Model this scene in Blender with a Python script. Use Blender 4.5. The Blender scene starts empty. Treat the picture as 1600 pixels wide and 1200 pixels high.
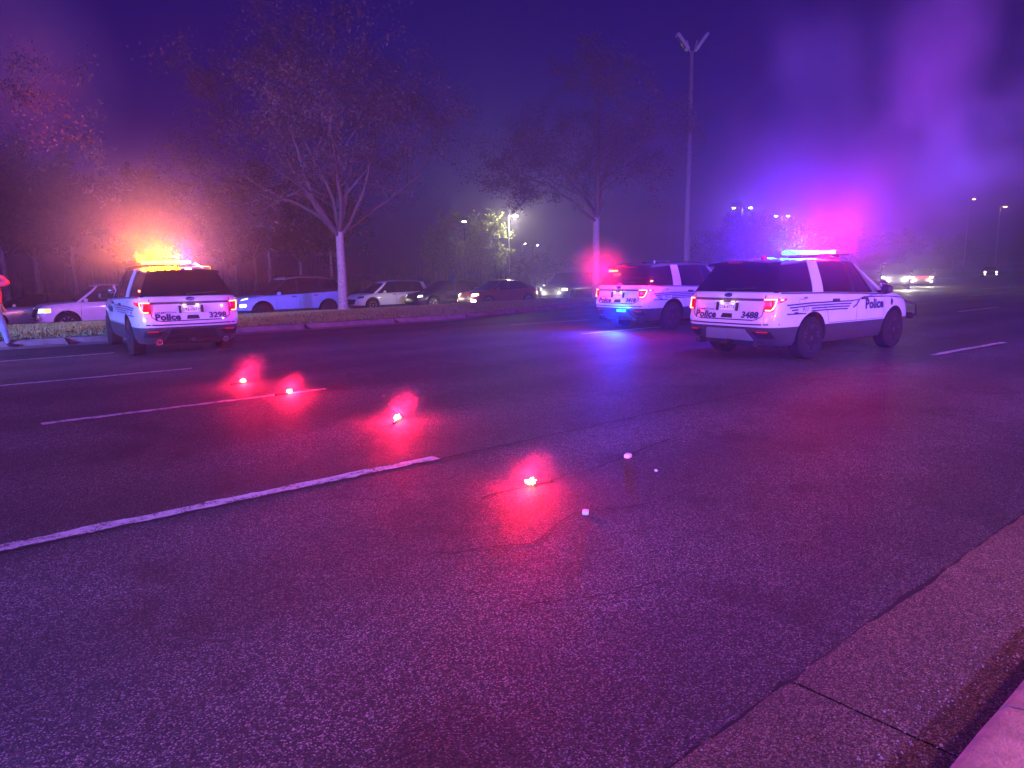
import bpy, bmesh, math, random
import numpy as np
from mathutils import Vector, Matrix
from mathutils.bvhtree import BVHTree
R = math.radians
SC = bpy.context.scene
COL = SC.collection
random.seed(7); rng = np.random.default_rng(7)

# ------------------------------------------------------------------ camera
cd = bpy.data.cameras.new('camera'); cam = bpy.data.objects.new('camera', cd); COL.objects.link(cam)
SC.camera = cam
_a, _p, _r = R(49.776), R(8.877), R(0.7)
_f = Vector((math.cos(_a)*math.cos(_p), math.sin(_a)*math.cos(_p), -math.sin(_p)))
_rt = Vector((math.sin(_a), -math.cos(_a), 0)); _up = _rt.cross(_f)
_R = _rt*math.cos(_r)-_up*math.sin(_r); _U = _rt*math.sin(_r)+_up*math.cos(_r)
cam.matrix_world = Matrix(((_R.x, _U.x, -_f.x, 0), (_R.y, _U.y, -_f.y, 0), (_R.z, _U.z, -_f.z, 1.6), (0, 0, 0, 1)))
cd.sensor_width = 36; cd.lens = 36*1130/1600; cd.clip_start = .05; cd.clip_end = 3000

# ------------------------------------------------------------------ night sky
W = bpy.data.worlds.new('World'); SC.world = W; W.use_nodes = True
nt = W.node_tree; bg = nt.nodes['Background']
sky = nt.nodes.new('ShaderNodeTexSky'); sky.sky_type = 'NISHITA'; sky.sun_disc = False
sky.sun_elevation = R(4); sky.sun_rotation = R(200)
mx = nt.nodes.new('ShaderNodeMix'); mx.data_type = 'RGBA'; mx.blend_type = 'MULTIPLY'; mx.inputs[0].default_value = 1
nt.links.new(sky.outputs[0], mx.inputs[6]); mx.inputs[7].default_value = (.018, .004, .85, 1)
nt.links.new(mx.outputs[2], bg.inputs[0]); bg.inputs[1].default_value = .05

RED, BLUE, AMBER, WARM, COOL = (1, .0, .02), (.03, .06, 1), (1, .3, .01), (1, .8, .5), (.85, .95, 1)
PURP = (.5, .09, 1); PINK = (1, .12, .35)
def point(name, loc, color, power, radius=.06, parent=None):
    d = bpy.data.lights.new(name, 'POINT'); d.energy = power; d.color = color; d.shadow_soft_size = radius
    o = bpy.data.objects.new(name, d); COL.objects.link(o); o.location = loc
    if parent: o.parent = parent
    return o
def spot(name, loc, target, color, power, size, blend=.4, radius=.05):
    d = bpy.data.lights.new(name, 'SPOT'); d.energy = power; d.color = color; d.shadow_soft_size = radius
    d.spot_size = R(size); d.spot_blend = blend
    o = bpy.data.objects.new(name, d); COL.objects.link(o); o.location = loc
    o.rotation_euler = (Vector(target)-Vector(loc)).to_track_quat('-Z', 'Y').to_euler()
    return o
# emergency lights of the vehicles standing behind and beside the photographer
point('patrol_light_blue', (-14, 10, 2.6), (.14, .10, 1), 21000, .25)
spot('patrol_beam_blue', (-11, 13, 2.2), (5, 19, .8), (.13, .22, 1), 24000, 50, .8, .2)
point('patrol_light_purple', (-8, -3.5, 2.8), (.62, .20, .62), 2500, .35)
spot('patrol_beam_violet', (-8, -1, 2.3), (14, 10, 1.3), (.18, .16, 1), 17000, 30, .8, .2)
point('patrol_light_red', (4.4, -1.9, 3.0), (1, .26, .34), 420, .25)
spot('patrol_beam_purple', (5, -12, 3.4), (18, 7, .9), (.36, .12, 1), 27000, 46, .9, .3)
point('patrol_light_violet', (14, -12, 8), (.36, .15, 1), 22000, .3)
SC.view_settings.view_transform = 'Standard'; SC.view_settings.look = 'None'
SC.view_settings.exposure = .12; SC.view_settings.gamma = 1
SC.render.engine = 'CYCLES'
cy = SC.cycles
cy.use_denoising = True; cy.max_bounces = 5; cy.volume_bounces = 0; cy.transparent_max_bounces = 12
cy.sample_clamp_indirect = 3; cy.sample_clamp_direct = 0
cy.caustics_reflective = False; cy.caustics_refractive = False

# ------------------------------------------------------------------ materials
def newmat(name):
    m = bpy.data.materials.new(name); m.use_nodes = True
    return m, m.node_tree, m.node_tree.nodes['Principled BSDF']
def tc(nt, kind='Object'):
    n = nt.nodes.new('ShaderNodeTexCoord'); return n.outputs[kind]
def noise(nt, vec, scale, detail=3, rough=.55):
    n = nt.nodes.new('ShaderNodeTexNoise'); n.inputs['Scale'].default_value = scale
    n.inputs['Detail'].default_value = detail; n.inputs['Roughness'].default_value = rough
    nt.links.new(vec, n.inputs['Vector']); return n
def ramp(nt, fac, stops):
    n = nt.nodes.new('ShaderNodeValToRGB'); e = n.color_ramp.elements
    while len(e) < len(stops): e.new(.5)
    for k, (p, c) in enumerate(stops): e[k].position = p; e[k].color = (*c, 1)
    nt.links.new(fac, n.inputs[0]); return n.outputs[0]
def mixc(nt, fac, a, b, mode='MIX'):
    n = nt.nodes.new('ShaderNodeMix'); n.data_type = 'RGBA'; n.blend_type = mode
    for s, v in ((0, fac), (6, a), (7, b)):
        if hasattr(v, 'is_linked'): nt.links.new(v, n.inputs[s])
        else: n.inputs[s].default_value = v if s == 0 else (*v, 1)
    return n.outputs[2]
def mathn(nt, op, a, b=0.):
    n = nt.nodes.new('ShaderNodeMath'); n.operation = op
    for s, v in ((0, a), (1, b)):
        if hasattr(v, 'is_linked'): nt.links.new(v, n.inputs[s])
        else: n.inputs[s].default_value = v
    return n.outputs[0]
def mat(name, col, rough=.5, metal=0, coat=0, var=.15, scale=6, bump=0, bscale=40, spec=.5):
    m, nt, b = newmat(name)
    n = noise(nt, tc(nt), scale, 4)
    c = ramp(nt, n.outputs[0], [(.3, tuple(x*(1-var) for x in col)), (.7, tuple(min(1, x*(1+var)) for x in col))])
    nt.links.new(c, b.inputs['Base Color'])
    b.inputs['Roughness'].default_value = rough; b.inputs['Metallic'].default_value = metal
    b.inputs['Coat Weight'].default_value = coat; b.inputs['Coat Roughness'].default_value = .06
    b.inputs['Specular IOR Level'].default_value = spec
    if bump:
        n2 = noise(nt, tc(nt), bscale, 3); bp = nt.nodes.new('ShaderNodeBump')
        bp.inputs['Strength'].default_value = bump; bp.inputs['Distance'].default_value = .02
        nt.links.new(n2.outputs[0], bp.inputs['Height']); nt.links.new(bp.outputs[0], b.inputs['Normal'])
    return m
def emit(name, col, strength, base=(.1, .1, .1)):
    m, nt, b = newmat(name)
    b.inputs['Base Color'].default_value = (*base, 1); b.inputs['Roughness'].default_value = .25
    b.inputs['Emission Color'].default_value = (*col, 1); b.inputs['Emission Strength'].default_value = strength
    m.cycles.emission_sampling = 'NONE' if strength < 400 else 'AUTO'
    return m
def asphalt_mat(name, dark, light, cell, spark, rough=.42, bigvar=.35):
    m, nt, b = newmat(name); v = tc(nt)
    vo = nt.nodes.new('ShaderNodeTexVoronoi'); vo.inputs['Scale'].default_value = cell; nt.links.new(v, vo.inputs['Vector'])
    sep = nt.nodes.new('ShaderNodeSeparateColor'); nt.links.new(vo.outputs['Color'], sep.inputs[0])
    stone = ramp(nt, sep.outputs[0], [(0, tuple(x*.4 for x in dark)), (.58, dark), (.74, tuple(x*2 for x in dark)), (.86, tuple(x*.6 for x in light)), (.97, light)])
    edge = ramp(nt, vo.outputs['Distance'], [(.25, (1, 1, 1)), (.75, (.25, .25, .25))])
    c = mixc(nt, 1., stone, edge, 'MULTIPLY')
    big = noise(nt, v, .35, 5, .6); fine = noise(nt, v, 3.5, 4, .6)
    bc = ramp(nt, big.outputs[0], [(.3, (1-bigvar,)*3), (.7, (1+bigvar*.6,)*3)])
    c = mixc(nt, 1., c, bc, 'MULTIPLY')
    fc = ramp(nt, fine.outputs[0], [(.3, (.8,)*3), (.7, (1.15,)*3)])
    c = mixc(nt, 1., c, fc, 'MULTIPLY')
    # polished wheel tracks along the lanes; broad dark patches stand in for soft shadows
    sx = nt.nodes.new('ShaderNodeSeparateXYZ'); nt.links.new(v, sx.inputs[0])
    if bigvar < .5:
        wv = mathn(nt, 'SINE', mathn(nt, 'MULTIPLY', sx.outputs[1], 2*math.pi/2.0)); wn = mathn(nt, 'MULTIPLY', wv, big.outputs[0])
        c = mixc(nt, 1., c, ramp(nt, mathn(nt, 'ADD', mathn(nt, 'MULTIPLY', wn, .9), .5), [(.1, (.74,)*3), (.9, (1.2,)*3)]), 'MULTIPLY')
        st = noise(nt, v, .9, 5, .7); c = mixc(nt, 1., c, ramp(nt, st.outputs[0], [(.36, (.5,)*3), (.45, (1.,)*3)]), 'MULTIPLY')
    nt.links.new(c, b.inputs['Base Color'])
    rr = mathn(nt, 'ADD', mathn(nt, 'MULTIPLY', sep.outputs[1], .3), rough-.12); nt.links.new(rr, b.inputs['Roughness'])
    b.inputs['Specular IOR Level'].default_value = .6
    # every stone shows its own facet, so it glints on its own
    vm = nt.nodes.new('ShaderNodeVectorMath'); vm.operation = 'SUBTRACT'; nt.links.new(vo.outputs['Color'], vm.inputs[0]); vm.inputs[1].default_value = (.5, .5, .5)
    vs = nt.nodes.new('ShaderNodeVectorMath'); vs.operation = 'SCALE'; nt.links.new(vm.outputs[0], vs.inputs[0]); vs.inputs['Scale'].default_value = spark
    g = nt.nodes.new('ShaderNodeBump'); g.inputs['Strength'].default_value = .9; g.inputs['Distance'].default_value = .006
    h = mathn(nt, 'SUBTRACT', 1., vo.outputs['Distance']); nt.links.new(h, g.inputs['Height'])
    va = nt.nodes.new('ShaderNodeVectorMath'); va.operation = 'ADD'; nt.links.new(g.outputs[0], va.inputs[0]); nt.links.new(vs.outputs[0], va.inputs[1])
    vn = nt.nodes.new('ShaderNodeVectorMath'); vn.operation = 'NORMALIZE'; nt.links.new(va.outputs[0], vn.inputs[0])
    nt.links.new(vn.outputs[0], b.inputs['Normal'])
    return m
M = {}
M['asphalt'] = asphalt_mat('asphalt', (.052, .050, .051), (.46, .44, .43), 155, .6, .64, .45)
M['concrete'] = asphalt_mat('gutter_concrete', (.20, .125, .075), (.58, .43, .31), 160, .35, .7, .5)
M['kerb'] = mat('kerb_concrete', (.52, .33, .24), .8, var=.25, scale=9, bump=.5, bscale=60)
M['walk'] = mat('walk_concrete', (.26, .23, .21), .85, var=.2, scale=5, bump=.4, bscale=50)
M['soil'] = mat('soil_grass', (.09, .13, .05), .95, var=.5, scale=3, bump=.8, bscale=30)
M['seam'] = mat('joint_filler', (.012, .011, .012), .7)
M['paint'] = mat('white_paint', (.58, .58, .60), .28, coat=.7, var=.06, scale=2)
M['gwhite'] = mat('white_body_old', (.82, .82, .82), .35, coat=.4, var=.08, scale=2)
M['silver'] = mat('silver_body', (.35, .37, .42), .3, metal=.5, coat=.7, var=.05)
M['bluelit'] = mat('blue_lit_body', (.26, .42, .80), .3, coat=.7, var=.05)  # blue of the emergency lights put into the body colour
M['darkred'] = mat('dark_red_body', (.15, .012, .02), .3, coat=.8, var=.05)
M['blackbody'] = mat('black_body', (.02, .02, .024), .25, coat=.8, var=.05)
M['trim'] = mat('black_trim', (.014, .014, .016), .5, var=.2, spec=.35)
M['clad'] = mat('grey_cladding', (.04, .04, .047), .5, var=.15)
M['chrome'] = mat('chrome', (.7, .7, .72), .15, metal=1, var=.03)
M['steel'] = mat('grey_steel', (.3, .3, .32), .4, metal=.8)
M['rubber'] = mat('rubber', (.012, .012, .013), .85, spec=.25)
M['rim'] = mat('dark_rim', (.03, .03, .033), .45, metal=.3)
M['rimlight'] = mat('alloy_rim', (.5, .5, .52), .3, metal=.7)
M['decal'] = mat('navy_decal', (.012, .016, .07), .4, var=.05)
M['plate'] = mat('plate_white', (.75, .73, .74), .45, var=.04)
M['lamp_red_off'] = mat('red_lens', (.35, .01, .015), .15, coat=1, var=.05)
M['bark'] = mat('bark', (.36, .32, .30), .9, var=.35, scale=14, bump=1, bscale=22)
M['twig'] = mat('twig', (.09, .075, .07), .9, var=.2)
M['pole'] = mat('galvanised_pole', (.42, .43, .44), .5, metal=.2, var=.12)
M['kerb2'] = mat('old_kerb_concrete', (.21, .18, .17), .85, var=.3, scale=4, bump=.5, bscale=60)
M['grit'] = mat('pale_grit', (.42, .38, .35), .8, var=.4, scale=60)
M['poledim'] = mat('weathered_pole', (.16, .16, .17), .6, var=.15)
M['fabric_red'] = mat('red_jacket', (.62, .03, .05), .8, var=.1, bump=.3, bscale=60)
M['denim'] = mat('denim', (.2, .26, .4), .9, var=.2, scale=10, bump=.3, bscale=80)
M['skin'] = mat('skin', (.42, .25, .18), .6, var=.08)
M['hair'] = mat('dark_hair', (.02, .015, .012), .7)
M['paper'] = mat('white_plastic', (.85, .8, .8), .5, var=.05)
def glass_mat():
    m, nt, b = newmat('tinted_glass')
    b.inputs['Base Color'].default_value = (.012, .012, .016, 1); b.inputs['Roughness'].default_value = .06
    b.inputs['Specular IOR Level'].default_value = .7; b.inputs['Coat Weight'].default_value = .5
    return m
M['glass'] = glass_mat()
def clear_mat():
    m, nt, b = newmat('clear_glass')
    b.inputs['Base Color'].default_value = (.5, .55, .55, 1); b.inputs['Roughness'].default_value = .04
    b.inputs['Transmission Weight'].default_value = 0; b.inputs['Alpha'].default_value = .3
    return m
M['clear'] = clear_mat()
M['e_red'] = emit('lamp_red_lit', (1, .015, .03), 5, (.4, .01, .01))
M['e_redhot'] = emit('lamp_red_core', (1, .13, .04), 13)
M['e_dimred'] = emit('lens_red_glow', (1, .0, .02), .55, (.16, .0, .004))
M['e_blue'] = emit('lamp_blue_lit', (0, .28, 1), 8)
M['e_white'] = emit('lamp_white_lit', (.8, .85, 1), 8)
M['e_amber'] = emit('lamp_amber_lit', (1, .30, .02), 13)
M['e_ared'] = emit('lamp_redamber_lit', (1, .2, .02), 5)
M['e_head'] = emit('headlamp_lit', (1, .93, .75), 14)
M['e_drl'] = emit('daylight_lamp_lit', (.85, 1, .92), 2.2)
M['e_turn'] = emit('amber_lamp_lit', (1, .5, .05), 4)
M['e_plate'] = emit('plate_lamp_lit', (1, .75, .5), 2)
M['e_street'] = emit('street_lamp_lit', (1, .95, .68), 40)
M['e_orange'] = emit('sodium_lamp_lit', (1, .45, .12), 14)
M['e_flare'] = emit('flare_flame', (1, .30, .10), 30)
M['lens_off'] = mat('dark_lens', (.05, .05, .08), .15, coat=1)
def paintmark_mat():
    m, nt, b = newmat('worn_road_paint'); v = tc(nt)
    n = noise(nt, v, 9, 6, .7); n2 = noise(nt, v, 90, 2, .6)
    f = mathn(nt, 'ADD', mathn(nt, 'MULTIPLY', n.outputs[0], .6), mathn(nt, 'MULTIPLY', n2.outputs[0], .4))
    c = ramp(nt, f, [(.42, (.06, .055, .055)), (.49, (.6, .56, .54)), (.7, (.8, .76, .74))])
    nt.links.new(c, b.inputs['Base Color']); b.inputs['Roughness'].default_value = .7
    bp = nt.nodes.new('ShaderNodeBump'); bp.inputs['Strength'].default_value = .8; bp.inputs['Distance'].default_value = .006
    nt.links.new(n2.outputs[0], bp.inputs['Height']); nt.links.new(bp.outputs[0], b.inputs['Normal'])
    return m
M['mark'] = paintmark_mat()
def leaf_mat(name, a, b_, trans=.2):
    m, nt, b = newmat(name)
    gi = nt.nodes.new('ShaderNodeNewGeometry'); c = ramp(nt, gi.outputs['Random Per Island'], [(0, a), (1, b_)])
    nt.links.new(c, b.inputs['Base Color']); b.inputs['Roughness'].default_value = .7
    return m
M['grass'] = leaf_mat('grass_blade', (.14, .26, .06), (.38, .55, .2))
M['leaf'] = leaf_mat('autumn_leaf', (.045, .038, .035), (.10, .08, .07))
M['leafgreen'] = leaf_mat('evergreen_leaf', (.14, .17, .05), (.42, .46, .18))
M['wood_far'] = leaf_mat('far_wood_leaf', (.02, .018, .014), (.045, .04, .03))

# ------------------------------------------------------------------ helpers
class MB:
    def __init__(s): s.v = []; s.f = []; s.m = []
    def add(s, vs, fs, mi=0):
        o = len(s.v); s.v += [tuple(p) for p in vs]; s.f += [tuple(i+o for i in q) for q in fs]; s.m += [mi]*len(fs); return s
    def box(s, c, d, rz=0, ry=0, bev=0, mi=0):
        x, y, z = d[0]/2, d[1]/2, d[2]/2; mt = Matrix.Rotation(rz, 3, 'Z') @ Matrix.Rotation(ry, 3, 'Y')
        if bev:
            b = bev; P = []
            for sz, e in ((-z, b), (-z+b, 0), (z-b, 0), (z, b)):
                for px, py in ((-x+e+b, -y+e), (x-e-b, -y+e), (x-e, -y+e+b), (x-e, y-e-b), (x-e-b, y-e), (-x+e+b, y-e), (-x+e, y-e-b), (-x+e, -y+e+b)):
                    P.append(mt @ Vector((px, py, sz))+Vector(c))
            F = [tuple(range(7, -1, -1)), tuple(range(24, 32))]
            for l in range(3):
                for k in range(8): F.append((l*8+k, l*8+(k+1) % 8, l*8+8+(k+1) % 8, l*8+8+k))
            return s.add(P, F, mi)
        P = [mt @ Vector((a*x, b*y, c_*z))+Vector(c) for c_ in (-1, 1) for a, b in ((-1, -1), (1, -1), (1, 1), (-1, 1))]
        return s.add(P, [(3, 2, 1, 0), (4, 5, 6, 7), (0, 1, 5, 4), (1, 2, 6, 5), (2, 3, 7, 6), (3, 0, 4, 7)], mi)
    def tube(s, pts, r, n=8, mi=0, cap=True):
        pts = [Vector(p) for p in pts]; rs = r if isinstance(r, (list, tuple)) else [r]*len(pts)
        P = []; F = []; prev = None
        for i, p in enumerate(pts):
            t = (pts[min(i+1, len(pts)-1)]-pts[max(i-1, 0)]).normalized()
            u = prev if prev is not None else (Vector((0, 0, 1)) if abs(t.z) < .9 else Vector((1, 0, 0)))
            u = (u-t*u.dot(t)).normalized(); w = t.cross(u); prev = u
            for k in range(n):
                a = 2*math.pi*k/n; P.append(p+(u*math.cos(a)+w*math.sin(a))*rs[i])
        for i in range(len(pts)-1):
            for k in range(n): F.append((i*n+k, i*n+(k+1) % n, (i+1)*n+(k+1) % n, (i+1)*n+k))
        if cap: F += [tuple(range(n-1, -1, -1)), tuple(range((len(pts)-1)*n, len(pts)*n))]
        return s.add(P, F, mi)
    def lathe(s, prof, c, axis='Y', n=28, mi=0):   # prof: (radius, offset along the axis)
        P = []; F = []
        for r, h in prof:
            for k in range(n):
                a = 2*math.pi*k/n; x, y = r*math.cos(a), r*math.sin(a)
                p = (x, h, y) if axis == 'Y' else ((h, x, y) if axis == 'X' else (x, y, h)); P.append((p[0]+c[0], p[1]+c[1], p[2]+c[2]))
        for i in range(len(prof)-1):
            for k in range(n): F.append((i*n+k, i*n+(k+1) % n, (i+1)*n+(k+1) % n, (i+1)*n+k))
        F.append(tuple(range(n))); F.append(tuple(range((len(prof)-1)*n, len(prof)*n)))
        return s.add(P, F, mi)
    def build(s, name, m, parent=None, smooth=None):
        me = bpy.data.meshes.new(name); me.from_pydata(s.v, [], s.f)
        for x in (m if isinstance(m, (list, tuple)) else [m]): me.materials.append(M[x] if isinstance(x, str) else x)
        me.polygons.foreach_set('material_index', s.m)
        if smooth is not None:
            me.polygons.foreach_set('use_smooth', [True]*len(me.polygons)); me.set_sharp_from_angle(angle=R(smooth))
        me.update()
        return link(name, me, parent)
def link(name, me, parent=None):
    o = bpy.data.objects.new(name, me); COL.objects.link(o)
    if parent: o.parent = parent
    return o
def empty(name, loc=(0, 0, 0), rz=0, parent=None):
    o = bpy.data.objects.new(name, None); COL.objects.link(o); o.location = loc; o.rotation_euler = (0, 0, rz); o.empty_display_size = .2
    if parent: o.parent = parent
    return o
def tag(o, label=None, cat=None, group=None, kind=None):
    if label: o['label'] = label
    if cat: o['category'] = cat
    if group: o['group'] = group
    if kind: o['kind'] = kind
    return o
def kids(o): return [c for c in bpy.data.objects if c.parent == o]
def copy_tree(o, parent=None):
    c = o.copy(); COL.objects.link(c)
    if parent: c.parent = parent
    for ch in kids(o):
        if ch.type != 'LIGHT': copy_tree(ch, c)
    return c
def interp(tab, x):
    return float(np.interp(x, [t[0] for t in tab], [t[1] for t in tab]))
_tc = {}
def text2d(s, size=1., bold=0., xs=1., shear=0.):
    key = (s, bold, xs, shear)
    if key not in _tc:
        cu = bpy.data.curves.new('t', 'FONT'); cu.body = s; cu.align_x = 'CENTER'; cu.align_y = 'CENTER'
        cu.offset = bold; cu.shear = shear; cu.resolution_u = 2
        o = bpy.data.objects.new('t', cu); COL.objects.link(o)
        bpy.context.view_layer.update()
        me = bpy.data.meshes.new_from_object(o.evaluated_get(bpy.context.evaluated_depsgraph_get()))
        _tc[key] = ([(v.co.x*xs, v.co.y) for v in me.vertices], [tuple(p.vertices) for p in me.polygons])
        bpy.data.objects.remove(o); bpy.data.curves.remove(cu); bpy.data.meshes.remove(me)
    v, f = _tc[key]
    return [(a*size, b*size) for a, b in v], f

# ------------------------------------------------------------------ car builder
def perimeter(kf=8, ks=40, kr=8):
    P = [(1, k/kf) for k in range(kf)]+[(1-2*k/ks, 1) for k in range(ks)]+[(-1, 1-k/kr) for k in range(kr)]+[(-1, 0)]
    return P+[(a, -b) for a, b in reversed(P[1:-1])]
PER = perimeter()
def sq(p, nf, nr):
    n = nf if p[0] > 0 else nr
    r = (abs(p[0])**n+abs(p[1])**n)**(1/n); return p[0]/r, p[1]/r
class Surf:
    def __init__(s, v, f): s.b = BVHTree.FromPolygons([Vector(p) for p in v], f)
    def side(s, x, z, sg, off=.004):
        h = s.b.ray_cast(Vector((x, sg*3, z)), Vector((0, -sg, 0)))
        if h[0] is None: return Vector((x, sg*.9, z))
        n = h[1] if h[1].y*sg > 0 else -h[1]
        return h[0]+n*off
    def rear(s, y, z, off=.004, d=1):
        h = s.b.ray_cast(Vector((-4*d, y, z)), Vector((d, 0, 0)))
        if h[0] is None: return Vector((-2.4*d, y, z))
        n = h[1] if h[1].x*d < 0 else -h[1]
        return h[0]+n*off
    def polar(s, ph, z, sg, off=.01, cx=-1.9, cyy=.5, d=1):   # ph: 0 straight back, 90 straight out to the side
        dr = Vector((-math.cos(R(ph))*d, math.sin(R(ph))*sg, 0)); o = Vector((cx, cyy*sg, z))
        h = s.b.ray_cast(o+dr*2.5, -dr)
        if h[0] is None: return o+dr*.5
        n = h[1] if h[1].dot(dr) > 0 else -h[1]
        return h[0]+n*off
    def top(s, x, y, off=.004):
        h = s.b.ray_cast(Vector((x, y, 4)), Vector((0, 0, -1)))
        return h[0]+Vector((0, 0, off)) if h[0] else Vector((x, y, 1))
def patch(mb, c, mp, nu=5, nv=4, off=.015, mi=0):
    """a raised panel: four 2-D corners mapped onto the body"""
    g = {}; vs = []; fs = []
    for o in (off, -.01):
        for j in range(nv+1):
            for i in range(nu+1):
                u, v = i/nu, j/nv
                a = [c[0][k]*(1-u)*(1-v)+c[1][k]*u*(1-v)+c[2][k]*u*v+c[3][k]*(1-u)*v for k in (0, 1)]
                g[(o, i, j)] = len(vs); vs.append(mp(a[0], a[1], o))
    for j in range(nv):
        for i in range(nu): fs.append((g[(off, i, j)], g[(off, i+1, j)], g[(off, i+1, j+1)], g[(off, i, j+1)]))
    L = [(i, 0) for i in range(nu)]+[(nu, j) for j in range(nv)]+[(i, nv) for i in range(nu, 0, -1)]+[(0, j) for j in range(nv, 0, -1)]
    for k in range(len(L)):
        a, b = L[k], L[(k+1) % len(L)]; fs.append((g[(off, *a)], g[(-.01, *a)], g[(-.01, *b)], g[(off, *b)]))
    mb.add(vs, fs, mi); return mb
def poly_tube(mb, pts, mp, r, off, n=6, sub=4, mi=0):
    P = []
    for a, b in zip(pts, pts[1:]):
        for k in range(sub): P.append(mp(a[0]+(b[0]-a[0])*k/sub, a[1]+(b[1]-a[1])*k/sub, off))
    P.append(mp(pts[-1][0], pts[-1][1], off)); mb.tube(P, r, n, mi); return mb
def ribbon(mb, pts, w, mp, off=.004, step=.12, mi=0):
    q = []
    for a, b in zip(pts, pts[1:]):
        n = max(1, int(math.dist(a, b)/step)); q += [(a[0]+(b[0]-a[0])*k/n, a[1]+(b[1]-a[1])*k/n) for k in range(n)]
    q.append(pts[-1]); vs = []; fs = []
    for k, p in enumerate(q):
        a, b = q[max(0, k-1)], q[min(len(q)-1, k+1)]; dx, dy = b[0]-a[0], b[1]-a[1]; l = math.hypot(dx, dy) or 1
        nx, ny = -dy/l*w/2, dx/l*w/2; vs += [mp(p[0]+nx, p[1]+ny, off), mp(p[0]-nx, p[1]-ny, off)]
    for k in range(len(q)-1): fs.append((2*k, 2*k+1, 2*k+3, 2*k+2))
    mb.add(vs, fs, mi); return mb
def decal(mb, txt, at, size, mp, bold=.0, xs=1., shear=0, off=.005, flip=1, mi=0):
    v, f = text2d(txt, size, bold, xs, shear)
    mb.add([mp(at[0]+a*flip, at[1]+b, off) for a, b in v], f, mi); return mb

def wheel(parent, x, y, r, w=.245, rim='rim', spokes=5, steer=0, rim_r=.62):
    e = empty('wheel', (x, y, r), steer, parent); sg = 1 if y > 0 else -1
    t = MB(); t.lathe([(r*.66, -w/2), (r*.93, -w/2), (r, -w/2+.03), (r, w/2-.03), (r*.93, w/2), (r*.66, w/2)], (0, 0, 0), n=36)
    t.build('tyre', 'rubber', e, 40)
    q = MB(); rr = r*rim_r
    q.lathe([(rr*1.08, sg*(w/2-.005)), (rr*1.02, sg*(w/2+.004)), (rr*.93, sg*(w/2-.02)), (rr*.9, sg*(w/2-.09)), (.02, sg*(w/2-.1))], (0, 0, 0), n=32)
    for k in range(spokes):
        a = 2*math.pi*k/spokes+.3
        for da in ((-.16, .16) if spokes < 8 else (0,)):
            p0 = Vector((math.cos(a+da*.5)*rr*.18, sg*(w/2-.035), math.sin(a+da*.5)*rr*.18)); p1 = Vector((math.cos(a+da)*rr*.95, sg*(w/2-.015), math.sin(a+da)*rr*.95))
            q.tube([p0, (p0+p1)/2, p1], [.03, .024, .028], 6)
    q.lathe([(rr*.27, sg*(w/2-.09)), (rr*.27, sg*(w/2-.02)), (rr*.2, sg*(w/2)), (.01, sg*(w/2+.004))], (0, 0, 0), n=16)
    q.build('rim', rim, e, 35)
    return e
def shell(sp):
    """closed lower body as a stack of rounded plan outlines"""
    lv = sp['levels']; zl = sp['zlow']; v = []; f = []; N = len(PER)
    for (tau, xr, xf, wp) in lv:
        hx = (xf-xr)/2; cx = (xf+xr)/2
        for p in PER:
            a, b = sq(p, sp.get('nf', 5), sp.get('nr', 9)); x = cx+a*hx; y = b*sp['W']*wp
            v.append((x, y, zl+(interp(sp['top'], x)-zl)*tau))
    for l in range(len(lv)-1):
        for k in range(N): f.append((l*N+k, (l*N+(k+1) % N), (l+1)*N+(k+1) % N, (l+1)*N+k))
    def cap(base, crown, flip):
        H = N//2; S = 6; rows = []
        for k in range(H+1):
            a, b = v[base+k], v[base+(N-k) % N]
            if k in (0, H): rows.append([base+k]); continue
            r = [base+k]
            for s in range(1, S):
                t = s/S; y = a[1]*(1-t)+b[1]*t; z = a[2]+crown*(1-(2*t-1)**2)*min(1, abs(a[1])/.6)*min(1, max(0, (a[0]+.2)/.6))
                v.append((a[0], y, z)); r.append(len(v)-1)
            r.append(base+(N-k) % N); rows.append(r)
        for a, b in zip(rows, rows[1:]):
            if len(a) == 1: fs = [(a[0], b[s], b[s+1]) for s in range(S)]
            elif len(b) == 1: fs = [(a[s], b[0], a[s+1]) for s in range(S)]
            else: fs = [(a[s], b[s], b[s+1], a[s+1]) for s in range(S)]
            f.extend([q[::-1] if flip else q for q in fs])
    cap((len(lv)-1)*N, sp.get('crown', .05), False); cap(0, 0, True)
    return v, f
def cut_wheels(v, f, sp):
    me = bpy.data.meshes.new('tmp'); me.from_pydata(v, [], f)
    bm = bmesh.new(); bm.from_mesh(me); bmesh.ops.recalc_face_normals(bm, faces=bm.faces); bm.to_mesh(me); bm.free()
    o = link('tmp', me); tmp = [o]
    for ax in sp['axles']:
        b = MB(); b.lathe([(sp['arch'], -1.6), (sp['arch'], 1.6)], (ax, 0, sp['r']+.01), n=40); q = b.build('tmpc', 'trim'); tmp.append(q)
        bm = bmesh.new(); bm.from_mesh(q.data); bmesh.ops.recalc_face_normals(bm, faces=bm.faces); bm.to_mesh(q.data); bm.free()
        md = o.modifiers.new('b', 'BOOLEAN'); md.object = q; md.operation = 'DIFFERENCE'; md.solver = 'EXACT'
    bpy.context.view_layer.update()
    r = bpy.data.meshes.new_from_object(o.evaluated_get(bpy.context.evaluated_depsgraph_get()))
    for t in tmp: bpy.data.objects.remove(t)
    return r
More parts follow.
